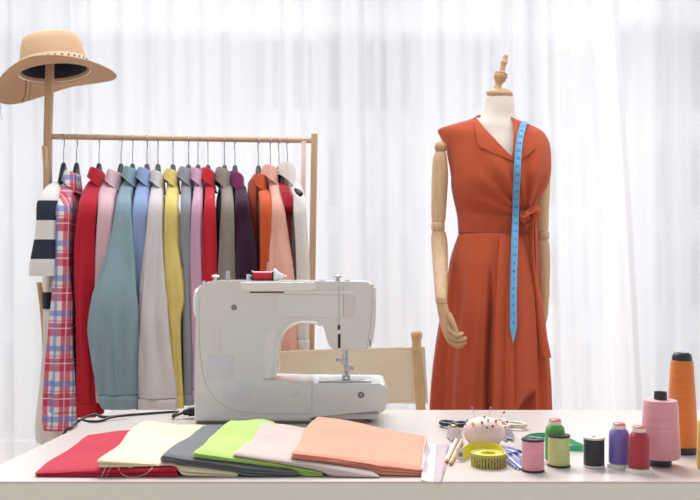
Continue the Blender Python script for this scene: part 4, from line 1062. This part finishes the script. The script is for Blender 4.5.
# ================================================================== FOLDED CLOTHS
placed = []
def cloth(name, label, cat, FL, FR, BR, BL, mt, layers=2, seed=0, group='folded fabrics fanned out on the table', wr=.0022, nu=56, nv=44, bulge=None, minth=.004, bow=0, wob=1):
    """corners: (px, py, height of the top surface above the table)"""
    rnd = random.Random(seed); ph = [rnd.uniform(0, 6.28) for _ in range(6)]
    c = [tp(*q) for q in (FL, FR, BR, BL)]
    # ground under each grid point
    G_ = []; P = []
    for j in range(nv+1):
        v = j/nv; gr = []; pr_ = []
        for i in range(nu+1):
            u = i/nu
            a = c[0].lerp(c[1], u); b = c[3].lerp(c[2], u); p = a.lerp(b, v)
            if bow: p += Vector((0, -bow*math.sin(PI*u)*(1-v), 0))
            p += Vector((.0035*math.sin(v*7+ph[4]), .003*math.sin(u*6+ph[5]), 0))*(.3+.7*math.sin(PI*v))*wob
            g = TZ
            for bv in placed:
                h = bv.ray_cast(Vector((p.x, p.y, TZ+.2)), Vector((0, 0, -1)))
                if h[0] is not None: g = max(g, h[0].z)
            gr.append(g); pr_.append(p)
        G_.append(gr); P.append(pr_)
    raw = [r[:] for r in G_]
    for _ in range(5):
        Q = [r[:] for r in G_]
        for j in range(nv+1):
            for i in range(nu+1):
                s_ = 0; k = 0
                for dj in (-1, 0, 1):
                    for di in (-1, 0, 1):
                        if 0 <= j+dj <= nv and 0 <= i+di <= nu: s_ += Q[j+dj][i+di]; k += 1
                G_[j][i] = max(s_/k, raw[j][i])
    topz = []; 
    for j in range(nv+1):
        r = []
        for i in range(nu+1):
            u, v = i/nu, j/nv; w = wr*(math.sin(u*5+v*3+ph[0])+.7*math.sin(u*9-v*6+ph[1])+.5*math.sin(v*13+u*4+ph[2]))*math.sin(PI*min(1, v*1.3)*.77)
            if bulge: w += bulge(u, v)
            r.append(max(P[j][i].z+w, G_[j][i]+minth))
        topz.append(r)
    base = [[G_[j][i]+.0006 for i in range(nu+1)] for j in range(nv+1)]
    m = MB(); Tv = []
    # perimeter walk
    per = [(0, i) for i in range(nu)]+[(j, nu) for j in range(nv)]+[(nv, i) for i in range(nu, 0, -1)]+[(j, 0) for j in range(nv, 0, -1)]
    top_v = {}; bot_v = {}
    for j in range(nv+1):
        for i in range(nu+1):
            x, y = P[j][i].x, P[j][i].y
            ed = min(j/1.6, i/1.6, (nu-i)/1.6, (nv-j)/1.6, 1); rnd_ = (1-math.sqrt(max(0, 1-(1-ed)**2)))*.0022
            top_v[j, i] = m.bm.verts.new((x, y, topz[j][i]-rnd_)); bot_v[j, i] = m.bm.verts.new((x, y, base[j][i]))
    for j in range(nv):
        for i in range(nu):
            m.face((top_v[j, i], top_v[j, i+1], top_v[j+1, i+1], top_v[j+1, i])); m.face((bot_v[j, i], bot_v[j+1, i], bot_v[j+1, i+1], bot_v[j, i+1]))
    K = 6*layers; side = []
    ctr = (c[0]+c[1]+c[2]+c[3])/4
    for n_, (j, i) in enumerate(per):
        p = P[j][i]; zt = top_v[j, i].co.z; zb = base[j][i]
        if j == 0: o_ = Vector((0, -1, 0))
        elif j == nv: o_ = Vector((0, 1, 0))
        elif i == 0: o_ = Vector((-1, 0, 0))
        else: o_ = Vector((1, 0, 0))
        if (j, i) in ((0, 0), (0, nu), (nv, nu), (nv, 0)): o_ = Vector((-1 if i == 0 else 1, -1 if j == 0 else 1, 0))*.7
        col = []
        for k in range(1, K):
            s_ = k/K; lobes = abs(math.sin(PI*layers*s_))**.6; off = .0042*lobes*(min(1, (zt-zb)/.012))+.0016*math.sin(4*n_/len(per)*6.28+layers*s_*2.4+ph[3])*lobes
            col.append(m.bm.verts.new((p.x+o_.x*off, p.y+o_.y*off, lerp(zt, zb, s_))))
        side.append([top_v[j, i]]+col+[bot_v[j, i]])
    for a, b in zip(side, side[1:]+side[:1]):
        for k in range(K): m.face((a[k], b[k], b[k+1], a[k+1]))
    bmesh.ops.recalc_face_normals(m.bm, faces=m.bm.faces)
    placed.append(BVHTree.FromBMesh(m.bm))
    loc = Vector((ctr.x, ctr.y, TZ))
    return single(m, name, mt, loc, label, cat, group, sharp=60)
fc = lambda n_, c_: fabric(n_, c_, .85, .1, .03, .2, extra=14, thin=.05)
cloth('folded_fabric', 'crimson red folded fabric, leftmost and lowest of the fan', 'fabric', (36, 471.5, .008), (176, 466, .0168), (166, 429, .02), (88, 434, .016), fc('cloth_crimson', (186, 32, 60)), 2, 1, bulge=lambda u, v: .006*math.exp(-((u-.45)/.3)**2-((v-.8)/.3)**2), wr=.001)
cloth('folded_fabric', 'cream yellow folded fabric lying over the crimson one', 'fabric', (101, 457.5, .0284), (238, 472, .0078), (207, 425, .028), (144, 420.5, .034), fc('cloth_cream', (234, 220, 188)), 2, 2)
cloth('folded_fabric', 'dark grey folded fabric between the cream and lime green ones', 'fabric', (163, 454, .0332), (298, 471, .0088), (242, 424, .032), (204, 424.5, .036), fc('cloth_grey', (112, 114, 118)), 3, 3, wr=.0012)
cloth('folded_fabric', 'lime green folded fabric between the grey and taupe ones', 'fabric', (195, 451, .0371), (322, 470.5, .009), (273, 421, .040), (230, 420, .046), fc('cloth_lime', (180, 210, 116)), 3, 4, bulge=lambda u, v: .006*math.exp(-((u-.5)/.35)**2-((v-.85)/.2)**2))
cloth('folded_fabric', 'taupe pink folded fabric half under the peach one', 'fabric', (235, 452, .0352), (379, 474, .006), (322, 428, .036), (266, 422.5, .044), fc('cloth_taupe', (204, 186, 180)), 1, 5, wr=.0014)
cloth('folded_fabric', 'peach orange folded fabric, rightmost and on top of the fan', 'fabric', (293, 451, .0359), (421, 467.5, .013), (424, 435.5, .026), (317, 416.5, .050), fc('cloth_peach', (236, 160, 136)), 3, 6, bulge=lambda u, v: .007*math.exp(-((u-.35)/.35)**2-((v-.75)/.3)**2), wr=.001)
placed_keep = placed[:]
cloth('fabric_swatch', 'sheer white folded swatch just right of the peach fabric', 'fabric', (421, 479, .003), (434, 480, .004), (437, 443, .004), (426, 444, .003), fabric('swatch_white', (240, 236, 242), thin=.3), 1, 8, 'small swatches beside the peach fabric', .0003, 10, 20, None, .002, wob=.08)
cloth('fabric_swatch', 'taupe ribbed swatch strip right of the sheer white swatch', 'fabric', (434, 480, .005), (441.5, 480, .005), (448.5, 443, .005), (437, 443, .005), fabric('swatch_taupe', (196, 180, 182), slub=.1, thin=.1), 1, 9, 'small swatches beside the peach fabric', .0003, 10, 20, None, .003, wob=.08)
# loose threads on and below the crimson cloth
thr = mat('loose_thread_white', (238, 226, 216), .7)
def loose(pts, label):
    out = []
    for px, py in pts:
        best = tp(px, py, .0008)
        for bv in placed:
            o_ = Vector((0, 0, CAM_H)); h = bv.ray_cast(o_, (best-o_).normalized())
            if h[0] is not None and h[3] < (best-o_).length: best = h[0]+Vector((0, -.001, .0008))
        out.append(best)
    m = MB(); m.tube(smooth_path(out, 5), .00035, 5); single(m, 'loose_thread', thr, out[0], label, 'thread', 'loose white threads on the crimson fabric')
loose([(107, 466), (104, 472), (101, 477.5)], 'short straight white thread at the left on the crimson fabric')
loose([(113, 465), (109, 471), (106, 477)], 'short slanting white thread hanging from the cream fabric tip')
loose([(120, 464.5), (119, 470), (123, 475), (132, 477.3), (143, 475.5), (150, 471), (153, 467)], 'long curved white thread looping over the crimson fabric front')
loose([(126, 465), (130, 468), (137, 466)], 'tiny curled white thread below the cream fabric edge')

# ================================================================== SPOOLS
white_p = mat('spool_white_plastic', (230, 226, 216), .35); redcap = mat('spool_cap_red', (206, 60, 66), .35)
def base_at(px, pyb, wpx):
    Yf = (CAM_H-TZ)*F/(pyb-HY); r = wpx/2/F*Yf; Yc = Yf+r; r = wpx/2/F*Yc; return Vector(((px-CX)/F*Yc, Yc, TZ)), r
def hgt(pyt, Yc): return CAM_H-(pyt-HY)/F*Yc-TZ
def flat_spool(px, pyb, w, pyt, tm, rim, label):
    c, r = base_at(px, pyb, w); h = hgt(pyt, c.y-r)
    t = thing('thread_spool', c, label, 'thread spool', 'small spools in front on the table')
    def rimm(z0, z1):
        m = MB(); rr = r*.42
        m.lathe([(rr*.55, z0), (r*.96, z0), (r, z0+.0008), (r, z1-.0008), (r*.96, z1), (r*.86, z1-.0006), (rr, z1-.0006), (rr*.55, z1)], c, 32, cap=False)
        bm_ = m.build('spool_rim', rim, t, sharp=50); return bm_
    rimm(0, .0035); top_ = rimm(h-.0035, h)
    m = MB(); m.lathe([(r*.24, h-.001), (r*.24, .001)], c, 20, cap=False); m.lathe([(0, h-.008), (r*.236, h-.008)], c, 20, cap=False); m.build('core', dark, t)
    m = MB()
    for k in range(6):
        a = k*PI/3; d1 = Vector((math.cos(a), math.sin(a), 0)); m.tube([c+d1*r*.42+Vector((0, 0, h+.0002)), c+d1*r*.88+Vector((0, 0, h+.0002))], .0006, 6)
    if rim is blk: m.build('rim_spokes', mat('spoke_grey', (150, 152, 160), .3), t)
    else: m.bm.free()
    m = MB(); m.lathe([(r*.3, .0034), (r*.93, .0034), (r*.955, .006), (r*.955, h-.006), (r*.93, h-.0034), (r*.3, h-.0034)], c, 40, cap=False); m.build('thread', tm, t)
def cone_spool(px, pyb, wb, pyt, tm, capc, label, wbody, neck=True):
    c, r = base_at(px, pyb, wb); h = hgt(pyt, c.y); rb = wbody/2/F*c.y
    t = thing('thread_spool', c, label, 'thread spool', 'necked plastic thread spools')
    m = MB(); m.lathe([(0, 0), (r, 0), (r*1.0, .0025), (r*.93, .006), (rb*.75, .0075), (0, .0075)], c, 36); m.build('base', white_p, t)
    m = MB(); m.lathe([(0, h-.016), (rb*.60, h-.016), (rb*.64, h-.009), (rb*.66, h-.003), (rb*.62, h-.001), (0, h-.001)], c, 32); m.build('neck', white_p, t)
    m = MB(); m.lathe([(0, h-.0012), (rb*.58, h-.0012), (rb*.60, h+.0008), (rb*.5, h+.0018), (0, h+.0018)], c, 28); m.build('cap', capc, t)
    m = MB(); m.lathe([(0, .0074), (rb*.98, .0074), (rb, .012), (rb*.985, h*.4), (rb*.97, h-.018), (rb*.9, h-.0115), (rb*.66, h-.0072), (0, h-.0072)], c, 40); m.build('thread', tm, t)
cone_spool(555, 466.5, 24, 420, thread('thread_green', (84, 168, 70)), redcap, 'bright green thread spool standing behind the lime spool', 20)
flat_spool(533, 473.5, 23, 440.5, thread('thread_rose', (232, 156, 170)), blk, 'rose pink thread spool with black rims, leftmost of the spools')
flat_spool(559, 468.5, 22.5, 436.5, thread('thread_lime', (200, 212, 140)), blk, 'pale lime thread spool with black rims')
flat_spool(594, 469, 21.5, 438.5, thread('thread_black', (42, 44, 50)), white_p, 'black thread spool with cream rims')
cone_spool(619, 469.5, 24, 424, thread('thread_violet', (122, 104, 184)), redcap, 'violet thread spool with red cap beside the black spool', 20.5)
cone_spool(639, 475, 27.5, 427, thread('thread_wine', (172, 44, 60)), redcap, 'wine red thread spool with white base beside the violet one', 20.5)
def big_cone(px, pyb, wcore, py_sk, w0, py_t, w1, py_cap, wcap, tm, label, dome=False):
    c, rc = base_at(px, pyb, wcore); Y = c.y; r0 = w0/2/F*Y; r1 = w1/2/F*Y; hs = hgt(py_sk, Y); ht = hgt(py_t, Y); hc_ = hgt(py_cap, Y)+.000; rcap = wcap/2/F*Y
    t = thing('thread_cone', c, label, 'thread cone', 'large thread cones')
    m = MB(); m.lathe([(0, 0), (rc, 0), (rc*1.02, .002), (rc*.98, max(hs, .004)+.004), (0, max(hs, .004)+.004)], c, 40); m.build('core_base', blk, t)
    m = MB(); m.lathe([(0, hs), (r0*.93, hs), (r0*1.0, hs+.004), (lerp(r0, r1, .5)*1.01, lerp(hs, ht, .5)), (r1, ht-.003), (r1*.95, ht), (rcap*.9, ht+.0012), (0, ht+.0012)], c, 48); m.build('thread', tm, t)
    m = MB()
    if dome: m.lathe([(rcap*.3, ht), (rcap*1.02, ht), (rcap*1.02, hc_-.008), (rcap*.92, hc_-.003), (rcap*.7, hc_), (rcap*.5, hc_-.001), (0, hc_-.003)], c, 36)
    else: m.lathe([(rcap, ht-.002), (rcap*.95, hc_), (rcap*.7, hc_-.0005), (rcap*.6, hc_-.01), (0, hc_-.01)], c, 36)
    m.build('core_top', blk, t)
big_cone(660.5, 467.5, 21.5, 457.5, 38.5, 400, 33.5, 391.5, 13, thread('thread_pink', (228, 160, 172)), 'large pink thread cone behind the wine red spool')
big_cone(682, 455.5, 30, 446, 31.5, 360.5, 22, 352.5, 19, thread('thread_orange', (222, 122, 44)), 'tall orange thread cone behind the large pink one', True)
c, r = base_at(709, 471, 24)
t = thing('thread_cone', c, 'yellow thread cone cut off by the right edge of the picture', 'thread cone', 'large thread cones')
m = MB(); m.lathe([(0, .002), (r*.95, .002), (r, .006), (r*.9, .072), (r*.8, .076), (0, .076)], c, 36); m.build('thread', thread('thread_yellow', (232, 196, 78)), t)
m = MB(); m.lathe([(0, 0), (r*.7, 0), (r*.7, .003), (0, .003)], c, 30); m.build('core_base', white_p, t)
m = MB(); m.lathe([(0, .0755), (r*.5, .0755), (r*.45, .088), (0, .088)], c, 30); m.build('core_top', blk, t)

# ================================================================== PINCUSHION
pc, pr_ = base_at(484, 450, 42)
cush_m = fabric('cushion_blush', (232, 208, 200), estr=.3, extra=40, thin=0)
pcu = thing('pincushion', pc, 'round blush pink pincushion full of coloured pins', 'pincushion')
hh = hgt(417.5, pc.y)
m = MB(); m.lathe([(0, 0), (pr_*.72, 0), (pr_*.74, .003), (pr_*.72, .006), (0, .006)], pc, 36); m.build('base', blk, pcu)
m = MB(); prof = [(0, .004)]
for k in range(1, 15):
    a = -PI/2*.8+PI*.9*k/14; prof.append((pr_*max(.02, math.cos(a))**.8 if k < 14 else .001, hh*.5+hh*.5*math.sin(a)))
m.lathe([(0, .005)]+[(max(.0005, r_), max(.0045, z)) for r_, z in prof[1:]], pc, 44); cu = m.build('cushion', cush_m, pcu, sharp=80)
cb = bmesh.new(); cb.from_mesh(cu.data); bmesh.ops.translate(cb, verts=cb.verts, vec=pc); CBVH = BVHTree.FromBMesh(cb); cb.free()
def cush_top(x, y):
    d = min(1, math.hypot(x-pc.x, y-pc.y)/pr_); return TZ+hh*(.5+.5*math.sqrt(max(0, 1-d**2.4)))
pins = [(473.3, 424.5, 1.8, (226, 200, 92), 'large yellow pinhead low on the left of the pincushion', -.02), (468, 421.3, 1.1, (60, 156, 170), 'teal pinhead at the left rim of the pincushion', .0), (466, 424.5, 1.1, (160, 40, 150), 'purple pinhead leftmost on the pincushion', .0),
        (472, 408.3, 1.6, (200, 40, 140), 'tall magenta pin, the left one of the two tallest', .01), (490.8, 408.3, 1.6, (196, 50, 150), 'tall pink pin, the right one of the two tallest', .005), (504, 412.3, 1.2, (190, 30, 60), 'tall red pin leaning at the right of the pincushion', .01),
        (484.3, 418, 1.2, (60, 150, 160), 'teal pinhead at the top centre of the pincushion', 0), (488, 421, 1.1, (50, 150, 150), 'teal pinhead just right of the top centre of the pincushion', -.006), (482, 423.4, 1.3, (190, 24, 50), 'red pinhead left of centre on the pincushion', -.01),
        (495.4, 422, 1.3, (196, 30, 130), 'magenta pinhead on the right shoulder of the pincushion', 0), (507.2, 422, 1.3, (190, 40, 150), 'purple-pink pinhead sticking out at the far right', 0), (492.3, 426.7, 1.3, (176, 24, 60), 'dark red pinhead low on the right front of the pincushion', -.022), (486.7, 427.8, 1.2, (40, 150, 130), 'green-teal pinhead low on the front of the pincushion', -.025)]
for i, (px, py, r, col, lab, dy) in enumerate(pins):
    Y = pc.y+dy; hpnt = pt(px, py, Y)
    o0 = Vector((0, 0, CAM_H)); hit = CBVH.ray_cast(o0, (hpnt-o0).normalized())
    if hit[0] is not None: hpnt = hit[0]+hit[1]*.0022; Y = hpnt.y
    tx = lerp(hpnt.x, pc.x, .35); ty = lerp(Y, pc.y, .35)
    tip = Vector((tx, ty, min(hpnt.z-.006, cush_top(tx, ty)-.008)))
    s_ = thing('dressmaker_pin', tip, lab, 'pin', 'pins in the pincushion')
    m = MB(); m.tube([tip, hpnt], .0004, 6); m.build('shaft', chrome, s_)
    m = MB(); m.sphere(hpnt, r/F*Y, n=12); m.build('head', mat('pin_%d_%d_%d' % col, col, .3), s_)

# ================================================================== SCISSORS, PENCILS, TAPES, RIBBONS
def ring_handle(m, c, ax, bx, rx_, ry_, rad, n=28):
    p = [c+ax*math.cos(2*PI*k/n)*rx_+bx*math.sin(2*PI*k/n)*ry_ for k in range(n+1)]; m.tube(p, rad, 10, False); bmesh.ops.remove_doubles(m.bm, verts=m.bm.verts, dist=1e-6)
blade_m = mat('blade_steel', (206, 208, 216), .22, .9); cream_p = mat('handle_cream', (216, 204, 186), .35)
def scissors(piv, tip1, h1, h2, hr, hm, label, name='scissors', bw=.008, straps=False):
    P0 = tp(*piv, .005); T1 = tp(*tip1, .0035)
    t = thing(name, Vector((P0.x, P0.y, TZ)), label, 'scissors')
    for k, (hh_, zt) in enumerate(((h1, .004), (h2, .0055))):
        Hc = tp(*hh_, zt+.003); d = (P0-Hc); d.z = 0; d.normalize(); s_ = Vector((-d.y, d.x, 0))
        m = MB(); ring_handle(m, Hc, d, s_, hr[0], hr[1], .0042)
        m.tube([Hc+d*hr[0]*.95, lerp(Hc+d*hr[0], P0, .6), P0+Vector((0, 0, zt-.005))], [.0042, .0045, .0045], 10); m.build('handle', hm, t)
        # blade
        bd = (T1-P0).normalized(); bd = (Matrix.Rotation(math.radians((-3, 3)[k]), 3, 'Z') @ bd); bs = Vector((-bd.y, bd.x, 0)).normalized(); Ln = (T1-P0).length
        m = MB(); z0 = Vector((0, 0, zt-.005))
        o_ = [P0-bd*.012+bs*bw*.5, P0-bd*.012-bs*bw*.5, P0+bd*Ln*.6-bs*bw*.45, P0+bd*Ln+bs*0, P0+bd*Ln*.6+bs*bw*.45]
        a = [m.bm.verts.new(q+z0) for q in o_]; b = [m.bm.verts.new(q+z0+Vector((0, 0, .0018))) for q in o_]
        m.face(a[::-1]); m.face(b)
        for q in range(5): m.face((a[q], a[(q+1) % 5], b[(q+1) % 5], b[q]))
        m.build('blade', blade_m, t, bevel=.0004)
    m = MB(); m.lathe([(0, -.001), (.004, -.001), (.004, .002), (.002, .003), (0, .003)], P0+Vector((0, 0, .0035)), 16); m.build('pivot_screw', mat('brass', (206, 168, 84), .3, .8), t)
# black-handled pair with large loops, blades toward the viewer
piv = tp(453.5, 427, 0)
scissors((453.5, 428), (455, 441), (447.5, 423), (461.5, 424), (.017, .013), blk, 'small scissors with black and silver handles behind the pencils', bw=.022)
scissors((504, 428.5), (509.5, 441), (496, 421.5), (516, 424.5), (.016, .020), cream_p, 'scissors with cream handles lying right of the pincushion', bw=.020)
def pencil(a, b, colm, label):
    A = tp(*a, .004); B_ = tp(*b, .004); d = (B_-A).normalized()
    t = thing('pencil', Vector((A.x, A.y, TZ)), label, 'pencil', 'pencils beside the pincushion')
    m = MB(); m.tube([A, B_-d*.012], .0036, 6); m.build('barrel', colm, t, sharp=30)
    m = MB(); m.tube([B_-d*.012, B_-d*.003], [.0036, .0012], 12); m.build('sharpened_wood', mat('cedar', (214, 150, 104), .6), t)
    m = MB(); m.tube([B_-d*.003, B_], [.0012, .0003], 8); m.build('lead', dark, t)
pencil((456, 440), (445.5, 462), mat('pencil_white', (234, 230, 232), .35), 'white pencil lying left of the natural one, tip to the viewer')
pencil((461.5, 440.5), (450, 464), mat('pencil_natural', (222, 190, 150), .4), 'natural wood pencil lying right of the white one, tip to the viewer')
# yellow tape measure: strip with metal end, and its roll
ty = mat('tape_yellow', (226, 212, 54), .5); 
def tape_print(name):
    m, N, L, B = nt(name); tc = N.new('ShaderNodeTexCoord'); sp = N.new('ShaderNodeSeparateXYZ'); L.new(tc.outputs['Object'], sp.inputs[0])
    ang = math_node(N, L, 'ARCTAN2', sp.outputs[1], sp.outputs[0])
    f1 = math_node(N, L, 'FRACT', math_node(N, L, 'MULTIPLY', ang, 36/6.283)); k = math_node(N, L, 'LESS_THAN', f1, .42)
    nz = N.new('ShaderNodeTexNoise'); nz.inputs['Scale'].default_value = 260; L.new(tc.outputs['Object'], nz.inputs[0])
    k2 = math_node(N, L, 'MULTIPLY', k, math_node(N, L, 'GREATER_THAN', nz.outputs[0], .42))
    up = math_node(N, L, 'LESS_THAN', sp.outputs[2], .0165); k3 = math_node(N, L, 'MULTIPLY', k2, up)
    mx = N.new('ShaderNodeMix'); mx.data_type = 'RGBA'; mx.inputs[6].default_value = srgb(178, 170, 72); mx.inputs[7].default_value = srgb(58, 54, 36)
    L.new(k3, mx.inputs[0]); L.new(mx.outputs[2], B.inputs['Base Color']); B.inputs['Roughness'].default_value = .5; return m
rc_, rr_ = base_at(488.5, 469.3, 35); rh = hgt(456, rc_.y-rr_)
t = thing('tape_measure', rc_, 'yellow tape measure rolled up in front of the pincushion, its end lying behind', 'tape measure')
m = MB(); m.lathe([(rr_-.004, 0), (rr_, 0), (rr_, rh), (rr_-.004, rh)], rc_, 56, cap=False)
vs = m.bm.verts[:]; m.build('outer_turn', tape_print('tape_yellow_print'), t)
m = MB()
path = []; wv = []
for k in range(150):
    a = k*.30; r_ = rr_-.0045-.0042*a/6.28/3.2*1.2
    if r_ < .008: break
    path.append(Vector((rc_.x+r_*math.cos(a), rc_.y+r_*math.sin(a), rc_.z+rh/2)))
m.ribbon(path, lambda t_: Vector((0, 0, rh/2-.0006)), .0011); m.build('inner_turns', ty, t, sharp=60)
A = tp(463, 456.5, .0); B_ = tp(500, 460, .0)
m = MB(); h2 = .021
pth = smooth_path([Vector((tp(463, 461).x, tp(463, 461).y, TZ+h2/2+.0005)), Vector((tp(478, 462.5).x, 1.60, TZ+h2/2+.0005)), Vector((tp(500, 463).x, 1.595, TZ+h2/2+.0005)), Vector((rc_.x+rr_*1.02, rc_.y, TZ+h2/2+.0005))], 6)
m.ribbon(pth, lambda t_: Vector((0, .003, h2/2)), .001); m.build('loose_end', ty, t)
e_ = pth[0]; m = MB(); m.ribbon([e_+Vector((-.011, 0, 0)), e_+Vector((-.005, 0, 0)), e_+Vector((.001, -.0008, 0))], lambda t_: Vector((0, .003, h2/2*(1 if t_ > .3 else .8))), .0018); me_ = m.build('metal_tip', mat('tip_metal', (232, 226, 206), .3, .3), t)
m = MB(); m.lathe([(0, -.0018), (.0035, -.0018), (.0035, 0), (0, 0)], e_+Vector((-.004, -.0012, 0)), 16, 'Y'); m.build('eyelet', mat('eyelet_brass', (150, 130, 96), .4, .5), me_)
# blue and white striped ribbon
def ribbon_stripes(name, c1, c2):
    m, N, L, B = nt(name); tc = N.new('ShaderNodeTexCoord'); sp = N.new('ShaderNodeSeparateXYZ'); L.new(tc.outputs['Object'], sp.inputs[0])
    v = math_node(N, L, 'ADD', math_node(N, L, 'MULTIPLY', sp.outputs[0], 1.0), math_node(N, L, 'MULTIPLY', sp.outputs[1], .55))
    f1 = math_node(N, L, 'FRACT', math_node(N, L, 'DIVIDE', math_node(N, L, 'ADD', v, 3), .011)); k = math_node(N, L, 'LESS_THAN', f1, .5)
    mx = N.new('ShaderNodeMix'); mx.data_type = 'RGBA'; mx.inputs[6].default_value = srgb(*c1); mx.inputs[7].default_value = srgb(*c2)
    L.new(k, mx.inputs[0]); L.new(mx.outputs[2], B.inputs['Base Color']); B.inputs['Roughness'].default_value = .5; return m
t = thing('striped_ribbon', tp(510, 456), 'blue and white striped ribbon lying between the pincushion and the rose spool', 'ribbon')
rw = mat('ribbon_pale', (222, 226, 242), .5); rb_ = mat('ribbon_blue', (44, 62, 150), .5)
for pts, w in (([(499, 449, .004), (505, 453, .010), (511, 459, .004), (521, 468, .002)], .010), ([(505, 449, .006), (513, 451, .013), (520, 454, .009), (526, 460, .003)], .011), ([(501, 454, .003), (507, 460, .003), (516, 467.5, .002)], .004)):
    P_ = smooth_path([tp(x, y, z+.001) for x, y, z in pts], 6); m = MB(); m.ribbon(P_, lambda t_: Vector((w*.6, w*.5, .002)), .001); lp = m.build('ribbon_loop', rw, t, sharp=70)
    for q in (-.58, .58):
        m = MB(); m.ribbon([p+Vector((w*.6, w*.5, .002))*q+Vector((0, -.0004, .0010)) for p in P_], lambda t_: Vector((w*.6, w*.5, .002))*.34, .0008); m.build('blue_stripe', rb_, lp, sharp=70)
gr = mat('ribbon_green', (60, 178, 128), .45)
P_ = [tp(522.5, 448, 0), tp(522.5, 443.5, 0), tp(530, 439.5, 0), tp(542, 438.3, 0), tp(556, 439.5, 0), tp(568, 443, 0), tp(577, 447.5, 0), tp(583, 450.3, 0), tp(578, 451.8, 0), tp(566, 451, 0), tp(556, 449, 0)]
P_ = smooth_path([q+Vector((0, 0, .0055)) for q in P_], 8)
m = MB(); m.ribbon(P_, lambda t_: Vector((0, .0012, .0048)), .0012); single(m, 'green_ribbon', gr, P_[0], 'emerald green ribbon curling behind the rose and lime spools', 'ribbon', sharp=70)
